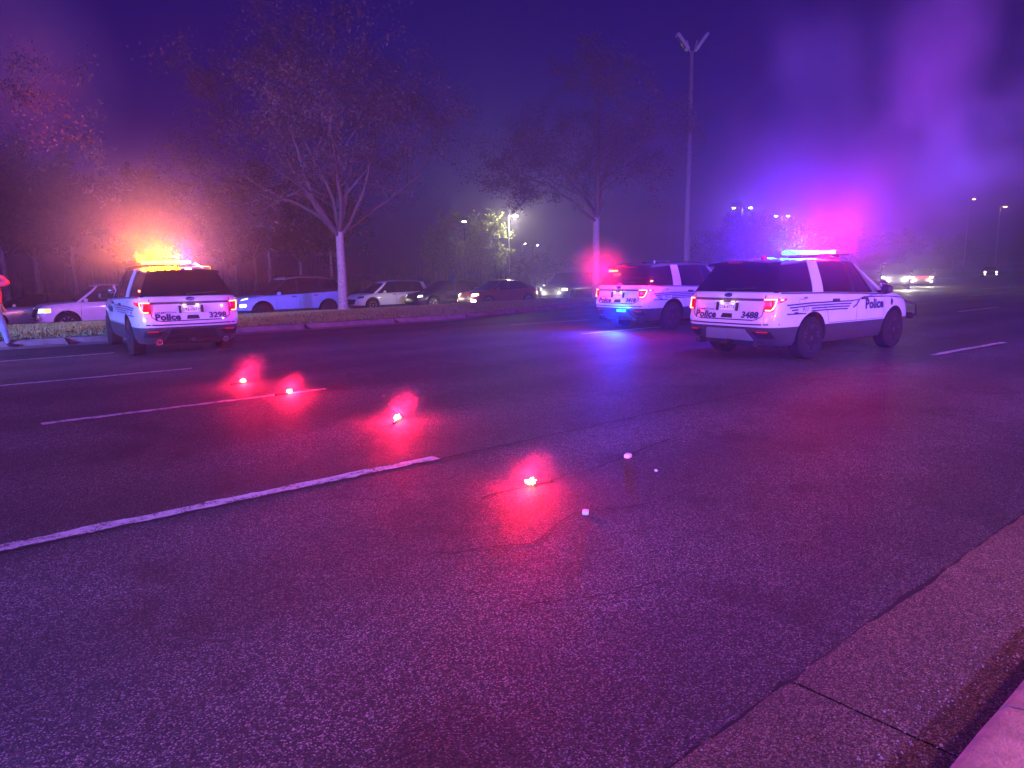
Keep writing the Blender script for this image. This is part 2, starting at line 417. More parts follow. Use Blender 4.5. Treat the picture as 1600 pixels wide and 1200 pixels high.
def split_body(me, sp, root):
    bm = bmesh.new(); bm.from_mesh(me); zc = sp['zclad']
    bmesh.ops.bisect_plane(bm, geom=bm.verts[:]+bm.edges[:]+bm.faces[:], plane_co=(0, 0, zc), plane_no=(0, 0, 1))
    def dark(fc):
        c = fc.calc_center_median()
        if c.z < zc: return True
        for ax in sp['axles']:
            if abs(math.hypot(c.x-ax, c.z-sp['r']-.01)-sp['arch']) < .02 and abs(fc.normal.y) < .5: return True
        return False
    ks = {fc.index: dark(fc) for fc in bm.faces}; bm.faces.ensure_lookup_table()
    vs = [tuple(x.co) for x in bm.verts]; bm.verts.index_update()
    fs = [tuple(x.index for x in fc.verts) for fc in bm.faces]; kk = [dark(fc) for fc in bm.faces]; bm.free()
    for name, m, want in (('body', sp['paint'], False), ('lower_cladding', sp.get('cladmat', 'clad'), True)):
        sel = [q for q, k in zip(fs, kk) if k == want]; idx = {}; v2 = []; f2 = []
        for q in sel:
            r = []
            for i in q:
                if i not in idx: idx[i] = len(v2); v2.append(vs[i])
                r.append(idx[i])
            f2.append(r)
        if want and sp.get('onecolour'): 
            pass
        MB().add(v2, f2).build(name, m, root, 32)
    return Surf(vs, fs)
def greenhouse(sp, root):
    g = sp['gh']; cols = g['cols']; wb, wt = g['wb'], g['wt']; T = [0, .2, .4, .6, .8, .92, 1.]
    xm = (cols[0][0]+cols[-1][0])/2; hx = abs(cols[0][0]-cols[-1][0])/2; drop = g.get('drop', .05)
    def pt(xb, xt, t, sg, off=0):
        x = xb+(xt-xb)*t; y = wb+(wt-wb)*t**1.25
        y *= 1-.07*min(1.2, abs((xb+(cols[0][0]*0))-xm)/hx)**4
        zb = interp(sp['top'], x)-.012; zr = interp(g['roof'], x)-drop
        return Vector((x, sg*(y+off), zb+(zr-zb)*t))
    names = {'g': ('side_window', 'glass'), 'w': ('pillar', sp['paint']), 'b': ('pillar', 'trim'), 'c': ('side_window', 'clear'), 'k': ('pillar', 'glass')}
    for sg in (1, -1):
        for (a, b) in zip(cols, cols[1:]):
            nm, m = names[a[2]]; off = 0 if a[2] in 'gc' else .012; n = 4; mb = MB(); vs = []; fs = []
            for t in T:
                for i in range(n+1): vs.append(pt(a[0]+(b[0]-a[0])*i/n, a[1]+(b[1]-a[1])*i/n, t, sg, off))
            for j in range(len(T)-1):
                for i in range(n): fs.append((j*(n+1)+i, j*(n+1)+i+1, (j+1)*(n+1)+i+1, (j+1)*(n+1)+i))
            if off:   # returns to the glass so that the pillar has thickness
                for e in (0, n):
                    o0 = len(vs); q = a if e == 0 else b
                    for t in T: vs.append(pt(q[0], q[1], t, sg, -.02))
                    for j in range(len(T)-1): fs.append((j*(n+1)+e, (j+1)*(n+1)+e, o0+j+1, o0+j))
            mb.add(vs, fs).build(nm, m, root, 50)
    for (end, nm, bulge) in ((cols[0], 'windshield', g.get('bf', .18)), (cols[-1], 'rear_window', -g.get('br', .07))):
        n = 10; vs = []; fs = []
        for t in T:
            for i in range(n+1):
                s = 1-2*i/n; p = pt(end[0], end[1], t, 1); bl = bulge*(1-s*s)*(1-.25*t)
                x = p.x+bl; zb = interp(sp['top'], x)-.012; zr = interp(g['roof'], x)-drop*(.35+.65*s*s)
                vs.append((x, p.y*s, zb+(zr-zb)*t))
        for j in range(len(T)-1):
            for i in range(n): fs.append((j*(n+1)+i, j*(n+1)+i+1, (j+1)*(n+1)+i+1, (j+1)*(n+1)+i))
        MB().add(vs, fs).build(nm, sp.get('rearglass', 'glass') if nm == 'rear_window' else 'glass', root, 50)
    # roof
    xs = np.linspace(cols[0][1]+g.get('bf', .18)*.7, cols[-1][1]-g.get('br', .07)*.7, 22); vs = []; fs = []; S = 12
    xa, xd = cols[0][1], cols[-1][1]
    for x in xs:
        xc = min(max(x, xd), xa); yw = wt*(1-.07*min(1.2, abs((cols[0][0]+(xa-xc)/(xa-xd)*(cols[-1][0]-cols[0][0]))-xm)/hx)**4)+.014
        if x > xa: yw *= math.sqrt(max(0., 1-(x-xa)/(xs[0]-xa+1e-6)))*.99+.01
        if x < xd: yw *= math.sqrt(max(0., 1-(xd-x)/(xd-xs[-1]+1e-6)))*.99+.01
        for i in range(S+1):
            s = 1-2*i/S; s2 = math.copysign(1-(1-abs(s))**1.5, s)
            zr = interp(g['roof'], x); vs.append((x, yw*s2, zr-(drop+.012)*abs(s2)**3.2))
    for j in range(len(xs)-1):
        for i in range(S): fs.append((j*(S+1)+i, (j+1)*(S+1)+i, (j+1)*(S+1)+i+1, j*(S+1)+i+1))
    return MB().add(vs, fs).build('roof', g.get('roofmat', sp['paint']), root, 50)

SUV = dict(W=1.0, zlow=.27, paint='paint', zclad=.60, nf=5, nr=9, axles=(-1.37, 1.49), r=.375, arch=.455, crown=.06, rearglass='glass',
    top=[(-2.5, 1.20), (-1, 1.17), (.5, 1.12), (1.2, 1.10), (1.5, 1.09), (2.0, 1.03), (2.3, .96), (2.5, .86)],
    levels=[(0, -2.25, 2.3, .90), (.10, -2.36, 2.42, .955), (.25, -2.46, 2.5, .975), (.40, -2.50, 2.53, .985), (.50, -2.50, 2.53, .992), (.60, -2.47, 2.50, 1.0), (.72, -2.44, 2.47, 1.0), (.85, -2.43, 2.42, .995), (.94, -2.42, 2.34, .975), (.985, -2.40, 2.28, .945), (1.0, -2.37, 2.22, .925)],
    gh=dict(wb=.915, wt=.70, drop=.055, bf=.22, br=.06, roof=[(-2.15, 1.66), (-1.9, 1.715), (-1.2, 1.765), (-.4, 1.78), (.2, 1.755), (.7, 1.68)],
        cols=[(1.28, .50, 'w'), (1.12, .40, 'c'), (.76, .31, 'b'), (.70, .28, 'g'), (.10, .02, 'b'), (-.04, -.08, 'g'), (-.98, -.92, 'w'), (-1.30, -1.20, 'g'), (-2.24, -1.93, 'k'), (-2.29, -1.97, 'k')]))

def lightbar(root, x, z, lit):
    """lit: 11 material keys from the left end (+y) to the right end"""
    lb = MB(); lb.box((x, 0, z+.045), (.27, 1.30, .03), bev=.008)
    for y in (-.45, .45): lb.box((x, y, z+.0), (.12, .1, .07))
    lo = lb.build('lightbar', 'trim', root, 40)
    n = len(lit); w = 1.26/n
    for k, m in enumerate(lit):
        y = .63-w*(k+.5); q = MB(); q.box((x, y, z+.092), (.25, w*.95, .075), bev=.015); q.build('lamp_module', m, lo, 40)
    q = MB(); q.box((x, 0, z+.131), (.2, 1.2, .012), bev=.004); q.build('top_cover', 'lens_off', lo, 40)
    return lo
def police_suv(opts):
    sp = SUV; root = empty('police_car')
    S = split_body(cut_wheels(*shell(sp), sp), sp, root)
    roof = greenhouse(sp, root)
    rr = lambda u, v, o: S.rear(u, v, o)
    # spoiler over the rear glass
    mb = MB(); vs = []; fs = []
    for i in range(11):
        s = 1-i/5; y = .66*s; b = -.055*(1-s*s)
        vs += [(-1.86+b, y, 1.735-.03*s*s), (-2.20+b, y*.97, 1.715-.035*s*s), (-2.22+b, y*.97, 1.68-.035*s*s), (-1.95+b, y*1.0, 1.655-.03*s*s)]
    for i in range(10):
        for k in range(4): fs.append((i*4+k, i*4+(k+1) % 4, i*4+4+(k+1) % 4, i*4+4+k))
    fs += [(0, 1, 2, 3), (43, 42, 41, 40)]
    sl = mb.add(vs, fs).build('spoiler', 'blackbody', root, 40)
    q = MB(); q.box((-2.262, 0, 1.697), (.02, .3, .02)); q.build('brake_lamp', 'lamp_red_off', sl)
    # tailgate: seams, trim strip, handle, plate, badge
    mb = MB()
    for s in (1, -1): ribbon(mb, [(s*.74, 1.19), (s*.735, .98), (s*.72, .80), (s*.64, .735), (s*.55, .72)], .014, rr, .003, .05)
    ribbon(mb, [(.56, .72), (-.56, .72)], .02, rr, .003); mb.build('tailgate_seam', 'trim', root)
    mb = MB(); patch(mb, [(.73, 1.045), (-.73, 1.045), (-.73, 1.085), (.73, 1.085)], rr, 12, 1, .018)
    patch(mb, [(.12, 1.01), (-.12, 1.01), (-.2, 1.044), (.2, 1.044)], rr, 4, 1, .014)
    mb.build('trim_strip', 'clad', root, 50)
    mb = MB(); patch(mb, [(.10, .745), (-.14, .745), (-.12, .82), (.08, .82)][::1], rr, 4, 2, .006); h = mb.build('tailgate_handle', 'trim', root, 50)
    mb = MB(); mb.tube([(-2.40, .04, 1.235), (-2.37, -.25, 1.25), (-2.35, -.52, 1.262)], .012, 6); mb.tube([(-2.42, .04, 1.21), (-2.40, .04, 1.245)], .02, 6); mb.build('rear_wiper', 'trim', root, 40)
    # badge
    mb = MB(); pc = rr(0, 1.135, .006); vs = [pc]+[rr(.085*math.cos(a), 1.135+.034*math.sin(a), .012) for a in np.linspace(0, 2*math.pi, 24, endpoint=False)]
    vs[0] = rr(0, 1.135, .016); bd = mb.add(vs, [(0, 1+k, 1+(k+1) % 24) for k in range(24)]).build('badge', mat_badge, root)
    mb = MB(); decal(mb, 'Ford', (0, 1.137), .055, rr, .01, 1.1, .35, .018, -1); mb.build('badge_lettering', 'chrome', bd)
    # plate with its two lamps
    mb = MB(); patch(mb, [(.155, .875), (-.155, .875), (-.155, 1.005), (.155, 1.005)], rr, 2, 2, .014); pl = mb.build('number_plate', 'plate', root)
    mb = MB(); decal(mb, opts['plate'], (0, .93), .085, rr, .012, .95, 0, .018, -1); decal(mb, 'VIRGINIA', (0, .985), .028, rr, .0, 1, 0, .018, -1); mb.build('plate_lettering', 'decal', pl)
    mb = MB()
    for s in (1, -1): mb = MB(); patch(mb, [(s*.205+.02, .865), (s*.205-.02, .865), (s*.205-.02, 1.01), (s*.205+.02, 1.01)], rr, 1, 2, .03); mb.build('plate_light_bar', 'trim', pl)
    
    for s in (1, -1):
        q = MB(); q.box(rr(s*.12, 1.028, .025), (.02, .07, .012)); q.build('plate_lamp', 'e_plate', root)
        point('plate_lamp_light', rr(s*.12, 1.03, .07), (1, .7, .45), .35, .02, root)
    # lettering
    for nm, args in (('police_lettering', ('Police', (.44, .79), .165, rr, .045, 1.15)), ('town_lettering', ('HAMPTON', (.47, .878), .05, rr, .006, 1.6)), ('unit_number', (opts['unit'], (-.49, .80), .15, rr, .042, 1.12))):
        mb = MB(); decal(mb, *args, 0, .005, -1); mb.build(nm, 'decal', root)
    # rear lamps
    for s in (1, -1):
        pm = lambda u, v, o, s=s: S.polar(u, v, s, o)
        mb = MB(); patch(mb, [(24, .865), (37, .865), (47, 1.085), (23, 1.085)], pm, 8, 6, .02); patch(mb, [(46.2, 1.0), (62, 1.055), (64, 1.085), (46.6, 1.085)], pm, 6, 2, .017)
        tl = mb.build('tail_lamp', 'e_dimred', root, 50)
        mb = MB(); poly_tube(mb, [(25, 1.068), (43.5, 1.068), (40, .97), (35, .885), (26, .885)], pm, .011, .028); mb.build('light_ring', 'e_redhot', tl)
        q = MB(); patch(q, [(50, 1.045), (56, 1.055), (56, 1.075), (50, 1.073)], pm, 3, 1, .022); q.build('corner_lamp', 'e_ared' if s == opts.get('flash', 0) else 'e_red', tl)
        mb = MB()
        for z in (.93, .96, .99, 1.02): ribbon(mb, [(26, z), (36, z)], .006, pm, .022)
        mb.build('lamp_rib', 'lamp_red_off', tl)
    point('tail_lamp_light', (-2.75, .85, .98), RED, 3, .06, root); point('tail_lamp_light', (-2.75, -.85, .98), RED, 3, .06, root)
    # bumper: lower valance, pockets, reflectors, exhausts, tow hitch
    mb = MB(); patch(mb, [(.50, .37), (-.50, .37), (-.40, .56), (.40, .56)], rr, 8, 3, .022); mb.build('skid_panel', opts.get('skid', 'silver'), root, 50)
    mb = MB(); ribbon(mb, [(.93, .655), (.4, .645), (-.4, .645), (-.93, .655)], .022, rr, .004, .1); mb.build('bumper_seam', 'trim', root)
    for s in (1, -1):
        mb = MB(); patch(mb, [(s*.62, .40), (s*.86, .42), (s*.84, .53), (s*.52, .53)], rr, 6, 3, .012); pk = mb.build('bumper_pocket', 'trim', root, 50)
        q = MB(); patch(q, [(s*.62, .515), (s*.8, .515), (s*.8, .53), (s*.62, .53)], rr, 4, 1, .018); q.build('reflector', 'e_dimred', pk)
        q = MB(); q.lathe([(.048, -.0), (.055, -.02), (.055, -.2), (.044, -.2), (.042, -.05), (.01, -.05)][:3], (-2.26, s*.62, .31), 'X', 20); e_ = q.build('exhaust_tip', 'chrome', root, 40); q = MB(); q.lathe([(.046, -.2), (.046, -.206)], (-2.26, s*.62, .31), 'X', 16); q.build('exhaust_opening', 'trim', e_, 40)
    mb = MB(); mb.box((-2.36, 0, .33), (.22, .07, .07)); mb.tube([(-2.2, -.6, .3), (-2.2, .6, .3)], .035); mb.build('tow_hitch', 'trim', root, 40)
    mb = MB(); mb.box((-.1, 0, .26), (3.6, 1.3, .1)); mb.tube([(-1.37, -.8, .33), (-1.37, .8, .33)], .06); mb.build('underbody', 'trim', root)
    # sides: seams, handles, mirrors, stripes and lettering
    for s in (1, -1):
        sm = lambda u, v, o, s=s: S.side(u, v, s, o)
        mb = MB()
        for pts in ([(1.02, 1.10), (1.03, .62)], [(.03, 1.12), (.05, .62)], [(-.86, .62), (-.93, .8), (-1.06, .95), (-1.14, 1.17)], [(1.02, .62), (-.84, .62)]): ribbon(mb, pts, .009, sm, .003)
        mb.build('door_seam', 'trim', root)
        mb = MB(); ribbon(mb, [(1.2, interp(sp['top'], 1.2)-.03), (.5, interp(sp['top'], .5)-.022), (-1, interp(sp['top'], -1)-.022), (-2.2, interp(sp['top'], -2.2)-.022)], .02, sm, .006, .15); mb.build('belt_moulding', 'trim', root)
        mb = MB(); ribbon(mb, [(-1.80, 1.06), (-1.64, 1.06), (-1.62, .98), (-1.8, .98), (-1.8, 1.06)], .006, sm, .003, .05); mb.build('fuel_door', 'trim', root) if s < 0 else None
        for x in (.2, -.78):
            mb = MB(); patch(mb, [(x, 1.0), (x+.19, 1.0), (x+.19, 1.035), (x, 1.04)], sm, 3, 1, .03); mb.build('door_handle', 'clad', root, 50)
        mb = MB(); mb.box((.93, s*1.08, 1.17), (.13, .2, .16), bev=.035); mb.tube([(.95, s*.9, 1.12), (.94, s*1.02, 1.14)], .03); mb.build('side_mirror', 'trim', root, 40)
        mb = MB(); mb.lathe([(.02, -.07), (.065, -.03), (.07, .05), (.055, .06)], (1.16, s*.88, 1.27), 'X', 16); mb.tube([(1.12, s*.83, 1.16), (1.15, s*.87, 1.26)], .012); mb.build('spotlight', 'chrome', root, 40)
        mb = MB(); fl = -s
        for k, z in enumerate((.985, .94, .895, .85)):
            ribbon(mb, [(-2.12+.06*k, z-.015), (-1.5, z+.005), (-.6, z+.005), (-.1-.06*k, z)], .024, sm)
        ribbon(mb, [(-.15, .99), (.1, 1.0), (.3, 1.045), (1.2, 1.03), (2.1, .97)], .02, sm); ribbon(mb, [(-.1, .86), (.03, .92), (.12, 1.0)], .03, sm)
        ribbon(mb, [(-2.12, .82), (-1.6, .815)], .02, sm)
        decal(mb, 'Police', (.66, .90), .25, sm, .042, 1.1, 0, .005, fl)
        decal(mb, 'HAMPTON', (.62, 1.065), .04, sm, .003, 1.5, 0, .005, fl)
        decal(mb, opts['unit'], (-1.62, 1.08), .06, sm, .006, 1, 0, .005, fl)
        vs = [sm(1.33+.045*math.cos(a), .92+.07*math.sin(a), .006) for a in np.linspace(0, 2*math.pi, 14, endpoint=False)]; mb.add(vs, [tuple(range(14))])
        mb.build('side_lettering', 'decal', root)
        mb = MB(); patch(mb, [(-1.83, .835), (-1.45, .835), (-1.45, .925), (-1.83, .925)], sm, 3, 1, .006); pp = mb.build('side_number_panel', 'paint', root)
        mb = MB(); decal(mb, '911', (-1.64, .88), .105, sm, .01, 1.2, .3, .009, fl); mb.build('side_number', 'decal', pp)
        if opts.get('quarter') == s or opts.get('quarter') == 2:
            q = MB(); q.box((-2.06, s*.83, 1.30), (.09, .03, .035), rz=-s*.25); q.build('window_flasher', 'e_redhot', root)
    # nose
    fr = lambda u, v, o: S.rear(u, v, o, -1)
    mb = MB(); patch(mb, [(.55, .62), (-.55, .62), (-.6, .84), (.6, .84)], fr, 8, 3, .015); mb.build('grille', 'trim', root, 50)
    for s in (1, -1):
        pm = lambda u, v, o, s=s: S.polar(u, v, s, o, 1.95, .45, -1)
        mb = MB(); patch(mb, [(15, .72), (62, .76), (62, .84), (15, .82)], pm, 8, 2, .015); mb.build('headlight', 'lens_off', root, 50)
    if opts.get('pushbar'):
        mb = MB()
        for s in (1, -1):
            mb.tube([(2.5, s*.36, .45), (2.64, s*.36, .5), (2.66, s*.36, .92), (2.58, s*.36, 1.04)], .028)
            mb.tube([(2.62, s*.36, .55), (2.66, s*.62, .55), (2.66, s*.84, .6), (2.6, s*.86, .82), (2.58, s*.5, .93), (2.6, s*.36, .95)], .022)
        for z in (.56, .76, 1.02): mb.tube([(2.65 if z < 1 else 2.6, -.36, z), (2.65 if z < 1 else 2.6, .36, z)], .024)
        pb = mb.build('push_bumper', 'trim', root, 40)
        for s in (1, -1): q = MB(); q.box((2.72, s*.62, .58), (.12, .26, .12), bev=.02); q.build('bumper_pad', 'rubber', pb, 40)
    # roof: rails, antennas, lightbar
    for s in (1, -1):
        mb = MB(); mb.tube([(-1.75, s*.62, 1.715), (-1.6, s*.625, 1.765), (-.5, s*.64, 1.79), (.2, s*.62, 1.765), (.3, s*.61, 1.735)], .014); mb.build('roof_rail', 'chrome' if opts.get('rail') else 'trim', root, 40)
    mb = MB(); mb.add([(-1.5, .03, 1.75), (-1.34, .025, 1.762), (-1.34, -.025, 1.762), (-1.5, -.03, 1.75), (-1.52, 0, 1.835), (-1.45, 0, 1.83)], [(0, 1, 5, 4), (3, 4, 5, 2), (0, 4, 3), (1, 2, 5)])
    mb.build('roof_fin', 'lamp_red_off' if opts.get('bar') else 'trim', root)
    if opts.get('antennas'):
        for x in opts['antennas']: q = MB(); q.tube([(x, .1, 1.76), (x, .1, 1.85)], .012); q.build('roof_antenna', 'paper', root)
    for k in opts.get('wires', ()):
        q = MB(); q.tube(k, .012, 6); q.build('roof_cable', 'paper', root)
    if opts.get('bar'): lightbar(root, .15, 1.79, opts['bar'])
    if opts.get('rearflash'):
        q = MB(); q.box((-2.15, .46, 1.57), (.05, .30, .045), ry=-.3)
        for k in range(4): q.box((-2.175, .35+k*.075, 1.565), (.03, .06, .05))
        q.build('window_flasher', 'e_ared', root)
        q = MB()
        for k in range(5): q.box((-2.282+.001*k, -.08-.10*k, 1.665), (.01, .06, .018))
        q.build('window_flasher', 'lamp_red_off', root)
        q = MB(); q.box(rr(-.18, .54, .03), (.04, .30, .06)); q.build('bumper_flasher', 'e_blue', root)
    for x in sp['axles']:
        for s in (1, -1): wheel(root, x, s*.86, sp['r'], .25, 'rim', 5, opts.get('steer', 0) if x > 0 else 0)
    return root
def _badge():
    return mat('badge_blue', (.02, .03, .16), .25, coat=1)
mat_badge = _badge()

A_, W_, B_, X_, E_ = 'e_amber', 'e_white', 'e_blue', 'e_ared', 'lens_off'
left = police_suv(dict(plate='192-7671', unit='3298', bar=['e_dimred', E_, A_, A_, A_, A_, A_, A_, A_, W_, B_], quarter=1, skid='trim', flash=0, wires=[[(.2, -.68, 1.83), (-.1, -.7, 1.86), (-.4, -.78, 1.74)]]))
left.location = (4.62, 17.5, 0); left.rotation_euler.z = R(86)
tag(left, 'white police SUV under an amber lightbar, rear towards us, unit number 3298', 'police car', 'white police SUVs parked across the road')
right = police_suv(dict(plate='216-6773', unit='3488', bar=[B_, B_, B_, B_, W_, W_, A_, X_, X_, 'e_redhot', 'e_red'], pushbar=True, skid='silver', flash=-1, rail=1))
right.location = (13.64, 7.14, 0); right.rotation_euler.z = R(-4.3)
tag(right, 'white police SUV with blue and red lightbar and black push bumper, unit 3488', 'police car', 'white police SUVs parked across the road')
middle = police_suv(dict(plate='217-3521', unit='3418', rearflash=True, quarter=-1, skid='clad', flash=-1, antennas=(-.9, -.35), rail=1))
middle.location = (17.14, 12.86, 0); middle.rotation_euler.z = R(-2.4)
tag(middle, 'white police SUV without roof lightbar, blue flasher glowing below its bumper', 'police car', 'white police SUVs parked across the road')
def carpt(o, p):
    a = o.rotation_euler.z; return (o.location.x+p[0]*math.cos(a)-p[1]*math.sin(a), o.location.y+p[0]*math.sin(a)+p[1]*math.cos(a), o.location.z+p[2])
# lamps of the three police cars
for y in (.38, .2, .02, -.16, -.32): point('lightbar_light', carpt(left, (.08, y, 1.98)), (1, .21, 0), 290, .07)
point('lightbar_light', carpt(left, (.08, -.58, 1.98)), (.12, .05, 1), 160, .07)
for y in (.6, .42, .24): point('lightbar_light', carpt(right, (.1, y, 1.98)), (0, .015, 1), 1100, .07)
for y in (-.2, -.35, -.5): point('lightbar_light', carpt(right, (.1, y, 1.98)), (1, .0, .02), 270, .07)
point('flasher_light', carpt(middle, (-2.5, .46, 1.6)), RED, 240, .07)
point('flasher_light', carpt(middle, (-2.3, -1.05, 1.35)), RED, 50, .05)
spot('flasher_light', carpt(middle, (-2.66, -.18, .56)), carpt(middle, (-6, -.5, -.3)), (.0, .035, 1), 1700, 120, .7, .08)
point('flasher_light', carpt(middle, (-2.75, -.18, .5)), (.01, .10, 1), 70, .05)
point('flasher_light', carpt(left, (-2.1, 1.1, 1.35)), RED, 4, .05)
spot('lightbar_beam', carpt(right, (.15, -.3, 2.0)), (16.4, 5.9, 5.3), (.50, .04, 1), 4200, 46, 1, .2)
spot('lightbar_beam', carpt(right, (.15, -.5, 2.0)), (18.6, 6.0, 4.3), (.06, .04, 1), 5600, 34, 1, .2)
spot('lightbar_beam', carpt(right, (.15, .5, 2.0)), (16.8, 9.4, 5.6), (.08, .04, 1), 3400, 40, 1, .2)
spot('lightbar_beam', carpt(left, (.15, .5, 2.0)), (3.6, 25.2, 7.0), (1, .05, .16), 4500, 23, 1, .2)

# ------------------------------------------------------------------ civilian cars on the far carriageway
def far_z(y, x=0):
    s = min(1, max(0, (x-38)/22)); s = s*s*(3-2*s)
    return -(.15+.04*(y-27))*(1-s) if y > 26.5 else (-.15*max(0, (y-26.0)/.5)*(1-s) if y > 26 else 0)
def civ(name, sp, heads, tails, hz=.72, hmat='e_head', rim='rimlight', spokes=7, fog=None, plate=False, mirror=True):
    root = empty(name); S = split_body(cut_wheels(*shell(sp), sp), sp, root); greenhouse(sp, root)
    fx = sp['levels'][-1][2]
    for s in (1, -1):
        pm = lambda u, v, o, s=s: S.polar(u, v, s, o, sp['fc'], .4, -1)
        mb = MB(); patch(mb, heads, pm, 8, 2, .012); h = mb.build('headlight', hmat, root, 50)
        if sp.get('turn'): mb = MB(); patch(mb, sp['turn'], pm, 3, 2, .014); mb.build('turn_signal', 'e_turn', h, 50)
        if fog: mb = MB(); patch(mb, fog, pm, 3, 2, .014); mb.build('fog_lamp', 'e_head', root, 50)
        pr = lambda u, v, o, s=s: S.polar(u, v, s, o, sp['rc'], .4)
        mb = MB(); patch(mb, tails, pr, 6, 2, .012); mb.build('tail_lamp', 'e_dimred', root, 50)
        sm = lambda u, v, o, s=s: S.side(u, v, s, o); mb = MB(); g = sp['gh']['cols']; zc = sp['zclad']+.02
        for k in sp['seams']: ribbon(mb, [(k, interp(sp['top'], k)-.01), (k+.02, zc)], .009, sm, .003)
        mb.build('door_seam', 'trim', root)
        for k in sp['handles']: mb = MB(); zz = interp(sp['top'], k)-.12; patch(mb, [(k, zz), (k+.18, zz), (k+.18, zz+.03), (k, zz+.03)], sm, 2, 1, .025); mb.build('door_handle', 'chrome', root, 50)
        if mirror:
            mx_ = sp['mir']; mb = MB(); mb.box((mx_, s*(sp['W']+.07), interp(sp['top'], mx_)+.07), (.12, .18, .13), bev=.03); mb.tube([(mx_+.02, s*sp['W']*.88, interp(sp['top'], mx_)), (mx_, s*(sp['W']+.02), interp(sp['top'], mx_)+.04)], .025); mb.build('side_mirror', sp['paint'], root, 40)
    fr = lambda u, v, o: S.rear(u, v, o, -1)
    gz = sp.get('grille', (.42, .62)); mb = MB(); patch(mb, [(.5, gz[0]), (-.5, gz[0]), (-.58, gz[1]), (.58, gz[1])], fr, 8, 3, .012); mb.build('grille', 'trim', root, 50)
    mb = MB(); mb.box((0, 0, sp['zlow']+.02), (sp['axles'][1]-sp['axles'][0]+.6, 1.2, .08)); mb.build('underbody', 'trim', root)
    for x in sp['axles']:
        for s in (1, -1): wheel(root, x, s*(sp['W']-.13), sp['r'], .22, rim, spokes)
    return root
def body_levels(xr, xf, hoodf, hoodr=0):
    return [(0, xr+.2, xf-.2, .9), (.15, xr+.06, xf-.05, .96), (.35, xr, xf, .985), (.55, xr, xf-.01, 1.), (.72, xr+.03, xf-.05, 1.), (.88, xr+.06+hoodr*.3, xf-.12-hoodf*.3, .985), (.96, xr+.09+hoodr*.7, xf-.2-hoodf*.6, .96), (1, xr+.13+hoodr, xf-.28-hoodf, .92)]
CROSS = dict(W=.92, zlow=.24, paint='bluelit', zclad=.44, nf=4.5, nr=7, axles=(-1.3, 1.4), r=.36, arch=.43, crown=.05, fc=1.75, rc=-1.6, seams=(.85, -.1, -1.0), handles=(0.05, -.85), mir=.78,
    top=[(-2.3, 1.10), (-.5, 1.03), (.9, .98), (1.2, .98), (1.8, .92), (2.15, .82), (2.3, .7)], levels=body_levels(-2.28, 2.35, .0), grille=(.38, .68),
    gh=dict(wb=.85, wt=.62, drop=.05, bf=.2, br=.08, roofmat='pole', roof=[(-2.0, 1.55), (-1.2, 1.66), (-.2, 1.69), (.3, 1.64), (.6, 1.55)],
        cols=[(1.28, .35, 'b'), (1.15, .26, 'g'), (.0, -.05, 'b'), (-.1, -.13, 'g'), (-1.05, -.95, 'b'), (-1.2, -1.05, 'g'), (-1.75, -1.5, 'b'), (-2.1, -1.75, 'b')]))
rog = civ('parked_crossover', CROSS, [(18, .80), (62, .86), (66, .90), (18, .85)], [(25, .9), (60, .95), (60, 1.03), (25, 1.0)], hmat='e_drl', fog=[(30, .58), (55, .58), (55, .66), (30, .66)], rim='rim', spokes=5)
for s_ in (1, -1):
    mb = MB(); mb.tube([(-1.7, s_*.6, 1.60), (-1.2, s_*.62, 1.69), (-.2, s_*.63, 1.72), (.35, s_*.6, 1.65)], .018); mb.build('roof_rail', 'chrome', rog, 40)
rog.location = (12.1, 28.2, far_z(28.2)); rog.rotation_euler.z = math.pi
tag(rog, 'blue-lit crossover with dark roof waiting behind the lit tree trunk', 'car', 'cars queued on the far carriageway')
WAG = dict(CROSS, W=.93, paint='gwhite', zclad=.36, axles=(-1.4, 1.49), r=.36, top=[(-2.4, 1.08), (-.5, 1.03), (.9, 1.0), (1.3, .99), (2.0, .92), (2.3, .82), (2.45, .7)], levels=body_levels(-2.42, 2.46, .0), seams=(1.0, .0, -1.0),
    gh=dict(wb=.86, wt=.66, drop=.05, bf=.2, br=.08, roof=[(-2.15, 1.60), (-1.5, 1.67), (-.2, 1.69), (.3, 1.66), (.75, 1.56)],
        cols=[(1.42, .6, 'w'), (1.22, .45, 'g'), (.05, .0, 'b'), (-.02, -.05, 'g'), (-1.0, -.95, 'b'), (-1.07, -1.0, 'g'), (-1.95, -1.75, 'w'), (-2.28, -2.0, 'w')]))
jr = civ('parked_wagon', WAG, [(20, .72), (60, .76), (62, .86), (20, .84)], [(25, .88), (62, .9), (62, 1.02), (25, 1.02)], hmat='lens_off')
jr.location = (19.9+1.6, 36.3, far_z(36.3)); jr.rotation_euler.z = math.pi
tag(jr, 'white wagon with dark side windows, right of the lit tree trunk', 'car', 'cars queued on the far carriageway')
